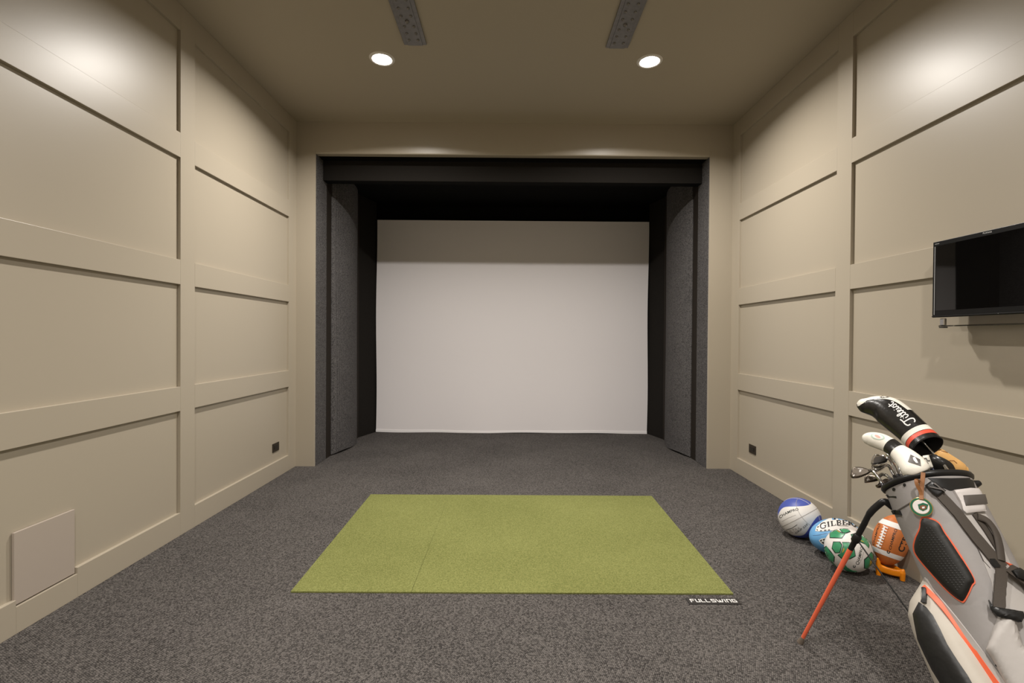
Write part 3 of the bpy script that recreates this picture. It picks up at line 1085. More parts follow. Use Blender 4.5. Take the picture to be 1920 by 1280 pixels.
tee = thing('kicking_tee', 'bright orange plastic kicking tee holding the football', 'kicking tee', (2.01, 2.58, 0))
lA = at_depth(1647, 1077, 2.575); lA.z = 0
lB = at_depth(1692, 1090, 2.515); lB.z = 0
lC = V((2.085, 2.675, 0))
def tee_leg(p, h1, lean):
    q = p + V((0, 0, h1))
    return tube('leg', [p + V((0, 0, 0.0005)), p + V((0, 0, h1 * 0.5)), q], [0.0115, 0.0125, 0.0135], 'tee_orange', tee, 14), q
_, qa = tee_leg(lA, 0.045, 0)
_, qb = tee_leg(lB, 0.040, 0)
_, qc = tee_leg(lC, 0.045, 0)
mid = (qa + qb) / 2 + V((0, 0, -0.006))
def bar(a, b, sag, name='crossbar'):
    m_ = (a + b) / 2 + V((0, 0, -sag))
    path = crom([a, a * 0.75 + m_ * 0.25 + V((0, 0, -sag * 0.4)), m_, b * 0.75 + m_ * 0.25 + V((0, 0, -sag * 0.4)), b], 4)
    rings = []
    for p, (t, n, bb) in zip(path, frames(path)):
        side = t.cross(V((0, 0, 1))).normalized()
        up = side.cross(t)
        rings.append([p + side * (0.009 * math.copysign(abs(math.cos(k)) ** 0.6, math.cos(k))) + up * (0.018 * math.copysign(abs(math.sin(k)) ** 0.6, math.sin(k))) for k in [2 * math.pi * i / 14 for i in range(14)]])
    vv, ff = loft(rings)
    return obj(name, vv, ff, 'tee_orange', tee, smooth=60)
bar(qa, qb, 0.010)
bar(qb, qc, 0.010)
bar(qc, qa, 0.010)
for q, up in ((qa, 0.045), (qb, 0.020), (qc, 0.030)):
    out = (q - (qa + qb + qc) / 3); out.z = 0; out.normalize()
    tube('horn', [q, q + V((0, 0, up * 0.6)) + out * 0.002, q + V((0, 0, up)) + out * 0.006], [0.0132, 0.0095, 0.0035], 'tee_orange', tee, 12)

# ------------------------------------------------------------------ golf bag
T_ = at_depth(1739, 912, 1.70)
B_ = V((T_.x + 0.005, 1.245, 0.075))
AXIS = (T_ - B_).normalized()
E1 = V((1, 0, 0)); E1 = (E1 - AXIS * E1.dot(AXIS)).normalized()
E2 = AXIS.cross(E1)                       # points up/back
BL_ = (T_ - B_).length
bag = thing('golf_bag', 'grey and black stand golf bag with coral trim propped on its legs', 'golf bag', (B_.x, B_.y, 0))

def bag_r(s):
    prof = [(0, 0.100), (0.06, 0.112), (0.3, 0.117), (0.6, 0.120), (0.85, 0.123), (1.0, 0.122)]
    for (a, ra), (b, rb) in zip(prof, prof[1:]):
        if s <= b:
            t = (s - a) / (b - a)
            return ra + (rb - ra) * t
    return prof[-1][1]
def bag_pt(s, ang, d=0.0):
    r = bag_r(s) + d
    c, q = math.cos(ang), math.sin(ang)
    ex = 0.86
    return B_ + AXIS * (s * BL_) + E1 * (r * math.copysign(abs(c) ** ex, c)) + E2 * (r * 0.96 * math.copysign(abs(q) ** ex, q))

rings = [[bag_pt(i / 30, 2 * math.pi * k / 72) for k in range(72)] for i in range(31)]
bv, bf = loft(rings, caps=(True, False))
body = obj('bag_body', bv, bf, 'bag_grey', bag, smooth=60)
def bag_depth(px, py):
    return 1.70 - (py - 912) / 628 * 0.46
BS = Mesh(bv, bf, bag_depth)

# molded top cuff ring and liner
ringc = []
for k in range(72):
    a = 2 * math.pi * k / 72
    p = bag_pt(1.0, a, 0.000) + AXIS * 0.012
    rad = (p - (T_ + AXIS * 0.012)).normalized()
    ringc.append([p + rad * (0.009 * math.cos(q * math.pi / 4)) + AXIS * (0.0105 * math.sin(q * math.pi / 4)) for q in range(8)])
v, f = loft(ringc, closed=True)
obj('top_rim', v, f, 'plastic_black', bag, smooth=60)
v, f = loft([[bag_pt(s, 2 * math.pi * k / 48, -0.006) for k in range(48)] for s in (1.01, 0.9, 0.75)], caps=(False, True))
obj('inner_liner', v, f, 'cover_inside', bag, smooth=60)
v, f = loft([[bag_pt(s, 2 * math.pi * k / 48, d) for k in range(48)] for s, d in ((-0.03, -0.012), (-0.028, 0.002), (0.0, 0.006), (0.07, 0.006), (0.075, 0.001))], caps=(True, False))
obj('base_cup', v, f, 'plastic_black', bag, smooth=60)

cb = crop(1640, 870, 4.571)
cs = crop(1420, 720, 2.286)
# dark molded cuff on the near right side, above the white flap
patch('cuff_panel', cb((455, 118), (640, 122), (835, 118), (850, 190), (860, 218), (640, 225), (560, 190)), BS, 'plastic_black', bag, 0.003, step=5)
# black padded hip plate with coral piping
pad = cb((412, 470), (480, 472), (552, 510), (600, 590), (700, 740), (845, 975), (830, 1040), (775, 1160), (735, 1165), (640, 1090), (520, 960), (385, 800), (350, 720), (362, 640), (395, 560))
cx = sum(p[0] for p in pad) / len(pad); cy = sum(p[1] for p in pad) / len(pad)
trimp = [(x + 3.0 * (x - cx) / math.hypot(x - cx, y - cy), y + 3.0 * (y - cy) / math.hypot(x - cx, y - cy)) for x, y in pad]
patch('coral_piping', trimp, BS, 'bag_coral', bag, 0.004, step=4, round_=True)
hp = patch('hip_pad', pad, BS, 'pad_black', bag, 0.0045, pillow=0.010, soft=12, step=4, round_=True)
def dome(px, py, rr=2.4):
    return [(px + rr * math.cos(k * math.pi / 3 + 0.3), py + rr * math.sin(k * math.pi / 3 + 0.3)) for k in range(6)]
class Raised:
    def __init__(s, b, d): s.b, s.d = b, d
    def hit(s, px, py):
        l, n = s.b.hit(px, py)
        return l + n * s.d, n
PADS = Raised(BS, 0.0135)
rows = 0
bumps_v, bumps_f = [], []
for iy in range(36):
    for ix in range(20):
        x = 1700 + ix * 6.4 + (iy % 2) * 3.2
        y = 978 + iy * 4.4
        if inside((x, y), pad) and dist_edge((x, y), pad) > 13:
            l, n = PADS.hit(x, y)
            a = n.orthogonal().normalized(); b = n.cross(a)
            k0 = len(bumps_v)
            r = 0.0056
            for q in range(5):
                an = q * 2 * math.pi / 5
                bumps_v.append(l + (a * math.cos(an) + b * math.sin(an)) * r)
            bumps_v.append(l + n * 0.0019)
            for q in range(5):
                bumps_f.append((k0 + q, k0 + (q + 1) % 5, k0 + 5))
o = obj('pad_studs', bumps_v, bumps_f, 'pad_black', hp)
o['kind'] = 'stuff'

def flat_strap(name, pts, w, th, m, parent):
    P = crom([p for p, _ in pts], 4)
    Nn = crom([q for _, q in pts], 4)
    rings = []
    for i, (p, nn) in enumerate(zip(P, Nn)):
        t = (P[min(i + 1, len(P) - 1)] - P[max(i - 1, 0)]).normalized()
        sd = t.cross(nn).normalized()
        nn = sd.cross(t).normalized()
        rings.append([p + sd * w + nn * th, p - sd * w + nn * th, p - sd * w - nn * th, p + sd * w - nn * th])
    v, f = loft(rings)
    return obj(name, v, f, m, parent, smooth=40)

# lower pocket: pale gusset, light face, black pouch panel, coral zip
def pocket_d(t):
    pr = [(0.0, 0.0), (0.06, 0.030), (0.12, 0.060), (0.20, 0.080), (0.32, 0.086), (0.55, 0.084), (0.85, 0.08), (0.96, 0.05), (1.0, 0.0)]
    for (x0, y0), (x1, y1) in zip(pr, pr[1:]):
        if t <= x1:
            k = (t - x0) / (x1 - x0)
            return y0 + (y1 - y0) * k
    return 0
PTOP, PBOT = 0.645, 0.03
rings = []
for i in range(41):
    t = i / 40
    sv = PTOP + (PBOT - PTOP) * t
    a_lo, a_hi = math.radians(84), math.radians(168 + 55 * t)
    PA, PWD = (a_lo + a_hi) / 2, (a_hi - a_lo) / 2
    ring = []
    for k in range(37):
        u = -1 + 2 * k / 36
        wv = max(0.0, 1 - abs(u) ** 3.2) ** 0.55
        ring.append(bag_pt(sv, PA + u * PWD, -0.004 + 0.003 * (wv > 0) + pocket_d(t) * wv))
    for k in range(12):
        u = 1 - 2 * (k + 0.5) / 12
        ring.append(bag_pt(sv, PA + u * PWD, -0.006))
    rings.append(ring)
pv_, pf_ = loft(rings)
pocket = obj('pocket', pv_, pf_, 'bag_cream', bag, smooth=70)
PK = lambda d: Raised(BS, d)
bpy.context.view_layer.update()
def surf_of(o, depth):
    return Mesh([v.co.copy() for v in o.data.vertices], [tuple(p.vertices) for p in o.data.polygons], depth)
class Union:
    def __init__(s, *a): s.a = a
    def hit(s, px, py):
        return min((q.hit(px, py) for q in s.a), key=lambda h_: (h_[0] - EYE).length)
PKS = surf_of(pocket, bag_depth)
PS = Union(PKS, BS)
cz = crop(1640, 1080, 6.4)
patch('pouch_panel', cz((535, 310), (620, 370), (700, 470), (790, 640), (868, 810), (995, 1010), (1115, 1185), (1180, 1300), (1230, 1420), (900, 1420), (800, 1300), (690, 1120), (600, 940), (520, 760), (480, 560), (462, 450)), PKS, 'bag_black', pocket, 0.002, pillow=0.005, soft=12, step=5)
def surface_band(name, path, w, th, d, surf, m, parent):
    """flat band following a smoothed line over a lumpy surface"""
    hs = [surf.hit(x, y) for x, y in path]
    pts, nrm = [h_[0] + h_[1] * d for h_ in hs], [h_[1] for h_ in hs]
    for _ in range(4):
        pts = [pts[0]] + [(pts[i - 1] + pts[i] * 2 + pts[i + 1]) / 4 for i in range(1, len(pts) - 1)] + [pts[-1]]
        nrm = [nrm[0]] + [(nrm[i - 1] + nrm[i] * 2 + nrm[i + 1]).normalized() for i in range(1, len(nrm) - 1)] + [nrm[-1]]
    return flat_strap(name, list(zip(pts, nrm)), w, th, m, parent)
surface_band('light_band', cz((575, 30), (640, 100), (700, 170), (800, 285), (900, 400), (1005, 540), (1110, 680), (1220, 830), (1330, 980), (1420, 1100), (1500, 1220), (1620, 1400)), 0.0085, 0.002, 0.004, BS, 'bag_light', bag)
surface_band('zip_band', cz((600, 135), (650, 185), (700, 240), (780, 335), (860, 430), (950, 545), (1040, 660), (1140, 805), (1240, 950), (1330, 1070), (1420, 1190), (1560, 1400)), 0.0078, 0.0022, 0.006, PS, 'bag_coral', bag)
zp = patch('zip_pull', cz((592, 150), (630, 150), (632, 230), (626, 330), (578, 325), (590, 230)), PS, 'plastic_black', bag, 0.010, step=3)
patch('zip_pull', cz((1500, 875), (1532, 890), (1520, 1000), (1522, 1095), (1465, 1075), (1480, 960)), BS, 'plastic_black', bag, 0.012, step=3)

# light right-hand panels
patch('side_panel', cb((590, 255), (740, 420), (940, 415), (1000, 500), (1180, 900), (1290, 1130), (1290, 1300), (1060, 1290), (1000, 1010), (900, 760), (800, 560), (660, 340)), BS, 'bag_light', bag, 0.002, step=6)
patch('side_pocket', cz((1480, 480), (1640, 420), (1700, 600), (1760, 800), (1900, 1000), (1900, 1420), (1640, 1420), (1420, 1000), (1340, 880), (1400, 680)), BS, 'bag_light', bag, 0.004, pillow=0.022, soft=16, step=6)
# white flap with embossed plate
fl = patch('flap', cb((665, 228), (800, 210), (865, 214), (887, 245), (915, 325), (930, 408), (770, 425), (745, 400), (720, 320)), BS, 'flap_white', bag, 0.010, pillow=0.004, soft=4, step=4)
FLP = Raised(BS, 0.014)
pl = patch('name_plate', cb((730, 278), (900, 268), (925, 350), (755, 365)), FLP, 'plate_grey', fl, 0.002, pillow=0.002, soft=2, step=4)
# straps
def strap(path, w, d=0.006, c=cb, m='bag_strap', step=5, name='strap', surf=None):
    return patch(name, ribbon_px(c(*path), w), surf or Raised(BS, d), m, bag, 0.003, step=step, sink=d + 0.002 if d < 0.02 else 0.003)
strap([(545, 250), (700, 420), (850, 620), (1000, 800), (1080, 895)], [15, 16, 17, 18, 19], 0.006)
strap([(845, 425), (940, 560), (1060, 750)], 9, 0.004)
strap([(1045, 900), (1042, 1000), (1040, 1100), (1045, 1270)], [20, 19, 19, 19], 0.020)
strap([(1090, 900), (1180, 960), (1260, 1020), (1330, 1080)], [15, 19, 20, 20], 0.024, name='shoulder_strap')
# buckles
bu = patch('buckle', cb((432, 190), (480, 150), (520, 165), (600, 235), (540, 285), (490, 255)), Raised(BS, 0.006), 'plastic_black', bag, 0.006, pillow=0.003, soft=3, step=3)
patch('buckle_bar', ribbon_px(cb((470, 205), (560, 230)), 2.2), Raised(BS, 0.018), 'plate_grey', bu, 0.002, step=3)
patch('buckle_bar', ribbon_px(cb((500, 175), (585, 250)), 2.0), Raised(BS, 0.018), 'plate_grey', bu, 0.002, step=3)
patch('buckle', cb((965, 815), (1000, 815), (1050, 880), (1020, 890), (985, 855)), Raised(BS, 0.006), 'plastic_black', bag, 0.008, step=3)
patch('buckle', cz((1350, 290), (1400, 370), (1700, 430), (1720, 500), (1690, 555), (1440, 480), (1380, 400)), Raised(BS, 0.014), 'plastic_black', bag, 0.012, pillow=0.004, soft=3, step=4)
patch('buckle', cb((1100, 925), (1150, 900), (1230, 965), (1200, 1010), (1140, 980)), Raised(BS, 0.028), 'plastic_black', bag, 0.006, pillow=0.003, soft=3, step=4)
# carry handle arching off the side
hpth = [(862, 455), (935, 495), (995, 590), (1035, 700), (1065, 830)]
hd = []
for (x, y), off in zip(cb(*hpth), (0.008, 0.013, 0.015, 0.013, 0.008)):
    l, n = BS.hit(x, y)
    hd.append(l + n * off)
hd = crom(hd, 5)
rings = []
for i, (p, (t, n, b)) in enumerate(zip(hd, frames(hd))):
    rad = (p - (B_ + AXIS * (p - B_).dot(AXIS))).normalized()
    side = t.cross(rad).normalized()
    up = side.cross(t)
    rings.append([p + side * 0.012 * math.cos(k * math.pi / 6) + up * 0.006 * math.sin(k * math.pi / 6) for k in range(12)])
v, f = loft(rings)
obj('carry_handle', v, f, 'bag_strap', bag, smooth=60)
# coral loop on the right edge
patch('coral_tab', cb((1110, 840), (1165, 860), (1180, 905), (1165, 900), (1145, 865)), BS, 'bag_coral', bag, 0.006, step=3)
# rivets along the left cuff, seam and clamp
for x, y in cb((258, 178), (167, 216), (108, 274)):
    patch('rivet', [(x + 2.4 * math.cos(k * math.pi / 4), y + 3.0 * math.sin(k * math.pi / 4)) for k in range(8)], BS, 'plastic_black', bag, 0.003, step=2)
patch('seam_cord', ribbon_px(cb((180, 408), (260, 360), (330, 318)), 2.2), BS, 'plate_grey', bag, 0.002, step=4)
patch('clamp', cb((135, 400), (185, 392), (192, 425), (150, 438)), BS, 'plastic_black', bag, 0.008, step=3)
patch('seam_cord', ribbon_px(cb((790, 540), (860, 680), (930, 830), (985, 890)), 0.9), BS, 'plate_grey', bag, 0.003, step=5)
# rim lift knob at the right
kn = at_depth(1829, 907, 1.68)
tube('rim_knob', [kn + V((-0.02, 0, -0.006)), kn, kn + V((0.014, 0, 0.004))], [0.012, 0.013, 0.009], 'plastic_black', bag)

# legs
piv = at_depth(1659, 940, 1.745)
elb = at_depth(1631, 962, 1.775)
foot = V((1.211, 1.991, 0))
LDIR = (foot - elb).normalized()
def bag_leg(mx):
    M = lambda p: V((2 * T_.x - p.x, p.y, p.z)) if mx else p
    P = [piv + V((0.03, 0, -0.02)), piv, piv * 0.55 + elb * 0.45 + V((0, 0, 0.006)), elb, elb + LDIR * 0.05]
    Lg = (foot - elb).length
    b1 = tube('leg_hinge', [M(p) for p in crom(P, 4)], [0.013] * 4 + [0.0115] * 9 + [0.0098] * 4, 'plastic_black', bag, 12)
    tube('leg_upper', [M(elb + LDIR * 0.04), M(elb + LDIR * 0.17)], [0.0100, 0.0092], 'plastic_black', bag, 14)
    tube('leg_collar', [M(elb + LDIR * 0.100), M(elb + LDIR * 0.106), M(elb + LDIR * 0.128), M(elb + LDIR * 0.134)], [0.011, 0.0145, 0.0145, 0.011], 'plastic_black', bag, 14)
    tube('leg_tube', [M(elb + LDIR * 0.17), M(elb + LDIR * (Lg - 0.03))], [0.0092, 0.0070], 'leg_coral', bag, 16)
    tip = elb + LDIR * (Lg - 0.032)
    tube('leg_foot', [M(tip), M(tip + LDIR * 0.016), M(foot + V((0, 0, 0.0015)))], [0.0075, 0.0105, 0.0125], 'rubber_grey', bag, 14)
    st_ = elb + LDIR * 0.118
    en = B_ + AXIS * 0.10 + E2 * 0.105 + E1 * (-0.05)
    tube('leg_rod', [M(st_), M(en)], 0.0026, 'plastic_black', bag, 8)
bag_leg(False)
bag_leg(True)

# medallion on a leather strap
md = thing('bag_tag', 'round green and white medallion on a brown leather strap hanging on the bag', 'bag tag', at_depth(1732, 970, 1.56))
mc = at_depth(1731.5, 951.5, 1.545)
l, n = BS.hit(1731.5, 951.5)
mc = l + n * 0.016
mn = (n * 0.6 + (EYE - mc).normalized() * 0.4).normalized()
ma = V((0, 0, 1)); ma = (ma - mn * ma.dot(mn)).normalized(); mb = mn.cross(ma)
def disc(name, r, z0, z1, m, parent, r0=0.0):
    rings = [[mc + mn * z + (ma * math.cos(k * math.pi / 20) + mb * math.sin(k * math.pi / 20)) * rr for k in range(40)] for rr, z in ((r, z0), (r, z1 - 0.0006), (r - 0.0006, z1))]
    v, f = loft(rings)
    return obj(name, v, f, m, parent, smooth=40)
MR = 0.0305
disc('gold_edge', MR, -0.003, 0.001, 'tag_gold', md)
disc('green_ring', MR - 0.0018, 0.001, 0.0018, 'tag_green', md)
disc('gold_edge', MR * 0.76, 0.0018, 0.0022, 'tag_gold', md)
disc('white_centre', MR * 0.72, 0.0022, 0.0028, 'ball_white', md)
MP = Plane(mc + mn * 0.0032, mn)
cm = crop(1640, 870, 4.571)
patch('emblem', cm((370, 345), (415, 330), (460, 345), (450, 385), (415, 402), (380, 385)), MP, 'tag_green', md, 0.0002, step=3, sink=0.0002)
patch('emblem', cm((385, 358), (415, 348), (448, 358), (440, 382), (415, 392), (390, 380)), MP, 'tag_brown', md, 0.0006, step=3, sink=0.0002)
patch('emblem', cm((405, 365), (430, 362), (428, 378), (408, 380)), MP, 'print_white', md, 0.0010, step=3, sink=0.0002)
strp = []
_l, _n = BS.hit(1732, 930)
for x, y, d in ((1737, 889, 0.030), (1735, 903, 0.026), (1732, 916, 0.018), (1731, 930, 0.016), (1731, 938, 0.017)):
    strp.append((at_depth(x, y, _l.y + (930 - y) * 0.0007) + _n * d, _n))
flat_strap('leather_strap', strp, 0.0058, 0.0015, 'leather_tan', md)
loop = []
for x, y, d in ((1729, 906, 0.014), (1722, 902, 0.020), (1724, 912, 0.020), (1729, 922, 0.018), (1731, 932, 0.015)):
    loop.append((at_depth(x, y, _l.y + (930 - y) * 0.0007) + _n * d, _n))
flat_strap('leather_strap', loop, 0.005, 0.0013, 'leather_tan', md)

# ------------------------------------------------------------------ clubs
ch2 = crop(1580, 730, 6.0)
def in_bag(px, py, z=1.70):
    return at_depth(px, py, z)

FRM = []
def cover_loft(name, nodes, m, parent, seg=40, flat=0.8, cap_end=True, n=6):
    """nodes = (px, py, depth, half width in px); body of revolution-like sock"""
    P = crom([at_depth(x, y, z) for x, y, z, w in nodes], n)
    W = crom([(w * z / F_PX / 1.18, 0, 0) for x, y, z, w in nodes], n)
    rings = []
    FRM.clear()
    for i, (p, w) in enumerate(zip(P, W)):
        t = (P[min(i + 1, len(P) - 1)] - P[max(i - 1, 0)]).normalized()
        view = (p - EYE).normalized()
        sd = t.cross(view).normalized()
        dp = sd.cross(t).normalized()
        r = max(w.x, 0.002)
        FRM.append((p, sd * (1 if sd.dot(CU) > 0 else -1), dp * (-1 if dp.dot(view) > 0 else 1), r, flat))
        rings.append([p + sd * r * math.cos(2 * math.pi * k / seg) + dp * r * flat * math.sin(2 * math.pi * k / seg) for k in range(seg)])
    v, f = loft(rings, caps=(True, cap_end))
    o = obj(name, v, f, m, parent, smooth=60)
    return o, Mesh(v, f, nodes[len(nodes) // 2][2]), P, rings

# driver under the black cover
dr = thing('driver_club', 'golf club under a black headcover with white and red stripes', 'golf club', at_depth(1798, 915, 1.68), 'clubs in the golf bag')
NO = [(1607, 760, 2.05, 4), (1613, 760, 2.045, 13), (1626, 761, 2.03, 18), (1645, 763, 2.00, 25), (1664, 770, 1.965, 31), (1684, 785, 1.92, 32), (1706, 804, 1.87, 31), (1724, 821, 1.83, 31), (1739, 836, 1.79, 32)]
cov, CS_, CP, CRG = cover_loft('headcover', NO, 'cover_black', dr, cap_end=False)
DFRM = list(FRM)
# rolled mouth and dark inside
last = CRG[-1]
cen = sum(last, V((0, 0, 0))) / len(last)
tdir = (CP[-1] - CP[-2]).normalized()
v, f = loft([[p for p in last], [p + tdir * 0.004 - (p - cen) * 0.05 for p in last], [p - tdir * 0.004 - (p - cen) * 0.12 for p in last], [p - tdir * 0.07 - (p - cen) * 0.5 for p in last]], caps=(False, True))
obj('cover_mouth', v, f, 'cover_inside', cov, smooth=60)
def cover_band(name, i0, i1, m, parent, rg, out=1.012):
    rr = []
    for r in rg[i0:i1 + 1]:
        c_ = sum(r, V((0, 0, 0))) / len(r)
        rr.append([c_ + (p - c_) * out for p in r])
    v, f = loft(rr, caps=(False, False))
    return obj(name, v, f, m, parent, smooth=60)
NR = len(CRG)
def sub_rings(rg, a, b, k=5):
    """rings between fractional positions a..b"""
    out = []
    for i in range(k + 1):
        x = (a + (b - a) * i / k) * (len(rg) - 1)
        j = min(int(x), len(rg) - 2)
        t = x - j
        out.append([p.lerp(q, t) for p, q in zip(rg[j], rg[j + 1])])
    return out
cover_band('white_stripe', 0, 5, 'cover_white', cov, sub_rings(CRG, 0.815, 0.885), 1.012)
cover_band('red_stripe', 0, 5, 'cover_red', cov, sub_rings(CRG, 0.892, 0.940), 1.012)
def top_strip(name, frm, i0, i1, lim, m, parent, out=1.015):
    """sheet wrapped over the upper edge of a cover, from behind it down to lim(t) degrees on the near side"""
    n, k = i1 - i0 + 1, 13
    verts, faces = [], []
    for i in range(i0, i1 + 1):
        p, up, fr_, r, fl_ = frm[i]
        for j in range(k):
            a_ = math.radians(-80 + (lim((i - i0) / (i1 - i0)) + 80) * j / (k - 1))
            verts.append(p + up * (r * out * math.cos(a_)) + fr_ * (r * fl_ * out * math.sin(a_)))
    for i in range(n - 1):
        for j in range(k - 1):
            faces.append((i * k + j, i * k + j + 1, (i + 1) * k + j + 1, (i + 1) * k + j))
    return obj(name, verts, faces, m, parent, smooth=True)
top_strip('white_top', DFRM, 0, 31, lambda t: 112 - 62 * min(1, t * 2.4) - 30 * max(0, t - 0.5), 'cover_white', cov)
patch('emblem', ch2((415, 88), (450, 76), (530, 74), (510, 92), (440, 98)), CS_, 'plate_grey', cov, 0.0018, step=3)
TS = [
    ([(-0.02, 0.62), (0.02, 0.92), (0.12, 1.02), (0.26, 0.98), (0.36, 1.04)], 0.15, True),
    ([(0.20, 0.98), (0.17, 0.60), (0.12, 0.15), (0.04, -0.10), (-0.05, 0.0), (-0.06, 0.16)], 0.15, True),
    ([(0.26, 0.50), (0.24, 0.12), (0.28, 0.02), (0.34, 0.18)], 0.125, True),
    ([(0.285, 0.66), (0.295, 0.72)], 0.125, False),
    ([(0.40, 0.85), (0.36, 0.20), (0.39, 0.02), (0.45, 0.18)], 0.125, True),
    ([(0.32, 0.58), (0.46, 0.60)], 0.10, False),
    ([(0.45, 0.18), (0.53, 0.80), (0.51, 0.96), (0.47, 0.75), (0.46, 0.2), (0.49, 0.02), (0.55, 0.18)], 0.125, True),
    ([(0.55, 0.18), (0.63, 0.40), (0.60, 0.55), (0.56, 0.40), (0.56, 0.12), (0.61, 0.0), (0.67, 0.18)], 0.125, True),
    ([(0.70, 0.50), (0.68, 0.12), (0.71, 0.02), (0.76, 0.20)], 0.125, True),
    ([(0.725, 0.66), (0.735, 0.72)], 0.125, False),
    ([(0.76, 0.20), (0.82, 0.55), (0.86, 0.25), (0.83, 0.02), (0.77, 0.08)], 0.125, True),
    ([(0.95, 0.85), (0.91, 0.20), (0.94, 0.02), (1.0, 0.18)], 0.125, True),
    ([(0.87, 0.58), (1.02, 0.60)], 0.10, False),
]
decal('lettering', strokes_geo(TS, 3.6), ch2((800, 345), (555, 130), (500, 195), (735, 415)), CS_, 'print_white', cov, off=0.0022)
tube('shaft', [CP[-1] - tdir * 0.05, at_depth(1768, 868, 1.78), at_depth(1797, 914, 1.67), at_depth(1840, 985, 1.58)], [0.0065, 0.006, 0.006, 0.006], 'chrome', dr, 12)

# fairway wood under the white cover
fw = thing('fairway_club', 'golf club under a white headcover with black band and diamond patch', 'golf club', at_depth(1738, 905, 1.68), 'clubs in the golf bag')
NO = [(1617, 822, 1.87, 4), (1621, 822, 1.865, 10), (1633, 823, 1.85, 15.5), (1650, 827, 1.82, 18), (1668, 835, 1.785, 17.5), (1682, 845, 1.755, 18), (1697, 857, 1.72, 22), (1708, 868, 1.69, 25), (1715, 877, 1.665, 26), (1720, 884, 1.65, 24.5), (1723, 888, 1.645, 17), (1724, 889, 1.644, 5)]
cov2, CS2, CP2, CRG2 = cover_loft('headcover', NO, 'cover_white', fw)
cover_band('black_band', 0, 5, 'cover_black', cov2, sub_rings(CRG2, 0.365, 0.465), 1.015)
patch('diamond_patch', ch2((765, 735), (870, 790), (880, 862), (738, 815)), CS2, 'plate_grey', cov2, 0.002, step=3)
patch('patch_mark', ch2((790, 770), (812, 765), (835, 800), (850, 830), (828, 830), (800, 800)), Raised(CS2, 0.002), 'print_white', cov2, 0.001, step=2)
for rr, mm, oo in ((0.62, 'emblem_pale', 0.0010), (0.48, 'cover_white', 0.0014), (0.26, 'emblem_red', 0.0018)):
    patch('emblem', ch2(*[(395 + 105 * rr * 1.2 * math.cos(k * math.pi / 8), 530 + 46 * rr * 1.2 * math.sin(k * math.pi / 8) + 12 * math.cos(k * math.pi / 8)) for k in range(16)]), CS2, mm, cov2, oo, step=3)
tube('shaft', [CP2[-1] - (CP2[-1] - CP2[-4]) * 0.5, T_ + AXIS * 0.01, T_ - AXIS * 0.10], 0.006, 'graphite', fw, 12)

# hybrid under the black and tan cover
hy = thing('hybrid_club', 'golf club under a tan and black headcover leaning over the bag rim', 'golf club', at_depth(1790, 905, 1.70), 'clubs in the golf bag')
NO = [(1752, 846, 1.80, 8), (1757, 850, 1.80, 14), (1768, 859, 1.79, 16), (1782, 869, 1.78, 17), (1795, 876, 1.77, 16), (1807, 880, 1.765, 12), (1815, 881, 1.76, 6)]
cov3, CS3, _, CRG3 = cover_loft('headcover', [(1746, 852, 1.81, 10), (1754, 862, 1.80, 18), (1768, 874, 1.79, 22), (1784, 886, 1.785, 20), (1800, 893, 1.78, 14)], 'cover_black', hy)
top3, CS4, _, _ = cover_loft('tan_top', NO, 'cover_tan', hy, flat=0.7)
patch('stitched_mark', ribbon_px(ch2((1110, 690), (1150, 700), (1180, 712)), 1.2), CS4, 'leather_tan', top3, 0.001, step=2)
patch('stitched_mark', ribbon_px(ch2((1200, 800), (1250, 800), (1285, 830)), 1.2), CS4, 'leather_tan', top3, 0.001, step=2)
tube('shaft', [at_depth(1785, 885, 1.775), at_depth(1812, 935, 1.64)], 0.006, 'graphite', hy, 12)

# putter with pale label and blue shaft
pu = thing('labelled_club', 'golf club with a white lettered cover and dark blue shaft', 'golf club', at_depth(1762, 912, 1.69), 'clubs in the golf bag')
PLN = Plane(at_depth(1740, 865, 1.735), at_depth(1740, 865, 1.735) - EYE)
wc = patch('headcover', ch2((900, 745), (968, 735), (1018, 868), (1000, 885), (945, 880), (900, 800)), PLN, 'cover_white', pu, 0.012, pillow=0.006, soft=4, step=3, sink=0.012)
PL2 = Raised(PLN, 0.020)
patch('lettering', ribbon_px(ch2((915, 775), (940, 770), (955, 800), (985, 795)), 1.0), PL2, 'print_black', wc, 0.0006, step=2)
patch('lettering', ribbon_px(ch2((905, 790), (930, 800), (965, 830)), 0.8), PL2, 'print_black', wc, 0.0006, step=2)
patch('lettering', ribbon_px(ch2((930, 835), (960, 850)), 1.0), PL2, 'emblem_red', wc, 0.0006, step=2)
patch('cover_end', ch2((940, 878), (1018, 868), (1018, 885), (945, 892)), PLN, 'plate_grey', wc, 0.014, step=2, sink=0.01)
tube('shaft', [at_depth(1745, 875, 1.74), at_depth(1765, 918, 1.675), at_depth(1790, 975, 1.60)], 0.0062, 'shaft_blue', pu, 12)

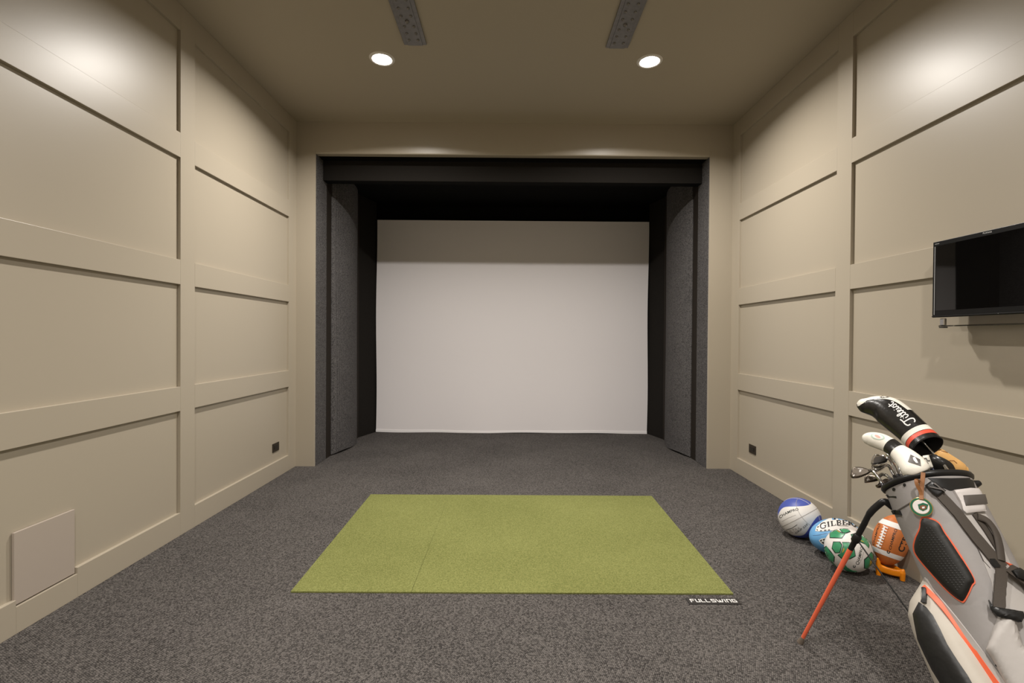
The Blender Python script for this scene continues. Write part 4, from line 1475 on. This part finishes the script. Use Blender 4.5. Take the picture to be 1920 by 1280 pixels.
# irons
ci = crop(1590, 835, 14.22)
def iron(name, label, blade, depth, neck, hosel_m, blade_m, tilt=(0, 0, 0), marks=(), sunk=None, lw=0.0062):
    cx = sum(p[0] for p in blade) / len(blade); cy = sum(p[1] for p in blade) / len(blade)
    c_ = at_depth(*ci((cx, cy))[0], depth)
    nrm = ((EYE - c_).normalized() + V(tilt)).normalized()
    pln = Plane(c_, nrm)
    t = thing(name, label, 'golf club', at_depth(*ci(neck[-1][:2])[0], neck[-1][2]), 'irons in the golf bag')
    bl = patch('club_head', ci(*blade), pln, blade_m, t, 0.003, pillow=0.003, soft=2.2, step=2.2, sink=0.009, round_=True, smooth=50)
    if sunk:
        patch('face_recess', ci(*sunk), Raised(pln, 0.0062), 'iron_dark' if blade_m == 'iron_dark' else 'iron_chrome', bl, 0.0006, step=2, sink=0.001, round_=True)
    for mk in marks:
        patch('stamped_mark', ci(*mk), Raised(pln, 0.0064), 'print_white', bl, 0.0008, step=2, sink=0.001)
    path = crom([at_depth(*ci((x, y))[0], z) for x, y, z in neck], 5)
    tube('shaft', path, lw, hosel_m, t, 12)
    e = path[-1]
    d_ = (path[-1] - path[-3]).normalized()
    tube('ferrule', [e - d_ * 0.012, e + d_ * 0.012, e + d_ * 0.022], [lw * 1.1, lw * 1.1, lw * 0.9], 'graphite', t, 12)
    return t
iron('wedge_club', 'bronze toned wedge reaching farthest out of the bag', [(95, 690), (120, 610), (190, 575), (330, 575), (470, 610), (545, 650), (590, 690), (570, 735), (440, 800), (300, 850), (130, 862), (75, 800), (78, 740)], 1.83,
     [(520, 690, 1.832), (590, 665, 1.832), (660, 680, 1.83), (760, 800, 1.815), (880, 960, 1.795), (960, 1090, 1.775)], 'iron_chrome', 'iron_dark', (0.2, 0, 0.2),
     marks=([(110, 810), (150, 780), (175, 795), (140, 835)], [(250, 610), (390, 630), (388, 642), (250, 622)], [(295, 650), (350, 655), (330, 710), (285, 715)]),
     sunk=[(115, 690), (150, 620), (300, 595), (440, 625), (530, 670), (470, 720), (280, 760), (130, 750)])
iron('wedge_club', 'dull bronze wedge tucked just behind the farthest wedge', [(455, 830), (520, 790), (640, 770), (800, 800), (870, 850), (800, 930), (620, 970), (470, 985), (448, 940)], 1.85,
     [(800, 850, 1.855), (900, 770, 1.855), (1010, 790, 1.85), (1110, 860, 1.835), (1190, 930, 1.81)], 'iron_chrome', 'iron_dark', (0.2, 0, 0.2),
     marks=([(480, 925), (520, 895), (548, 910), (510, 950)],))
iron('wedge_club', 'low brownish wedge half hidden below the other wedges', [(745, 1050), (790, 1000), (900, 930), (1000, 885), (1110, 905), (1150, 950), (1060, 1010), (900, 1110), (800, 1118), (755, 1080)], 1.86,
     [(1080, 940, 1.865), (1140, 930, 1.86), (1190, 960, 1.845), (1230, 1010, 1.83)], 'iron_chrome', 'iron_dark', (0.2, 0, 0.2))
iron('iron_club', 'polished chrome iron with a broad bare face', [(620, 500), (625, 400), (670, 300), (740, 240), (880, 250), (990, 275), (1040, 340), (1040, 420), (960, 470), (800, 500), (690, 518)], 1.87,
     [(980, 390, 1.87), (1060, 330, 1.87), (1130, 380, 1.86), (1210, 520, 1.84), (1290, 690, 1.82), (1370, 850, 1.80)], 'iron_chrome', 'iron_chrome', (0.1, 0, -0.2),
     sunk=[(680, 400), (720, 300), (860, 280), (990, 320), (1000, 390), (880, 430), (720, 450)])
iron('iron_club', 'chrome iron with its narrow sole below the broad faced iron', [(630, 530), (740, 540), (900, 500), (1000, 500), (1000, 560), (900, 640), (780, 680), (690, 660), (640, 610)], 1.885,
     [(950, 540, 1.885), (1040, 520, 1.885), (1110, 570, 1.875), (1180, 700, 1.86), (1270, 880, 1.83)], 'iron_chrome', 'iron_chrome', (0.1, 0, 0.4))
iron('iron_club', 'dark grey iron mostly hidden behind the white headcover', [(1000, 215), (1060, 205), (1200, 270), (1330, 350), (1400, 420), (1380, 455), (1260, 440), (1160, 350), (1050, 280)], 1.90,
     [(1300, 410, 1.90), (1360, 520, 1.88), (1390, 700, 1.85), (1420, 830, 1.82)], 'iron_chrome', 'iron_chrome', (0.1, 0, 0.3))
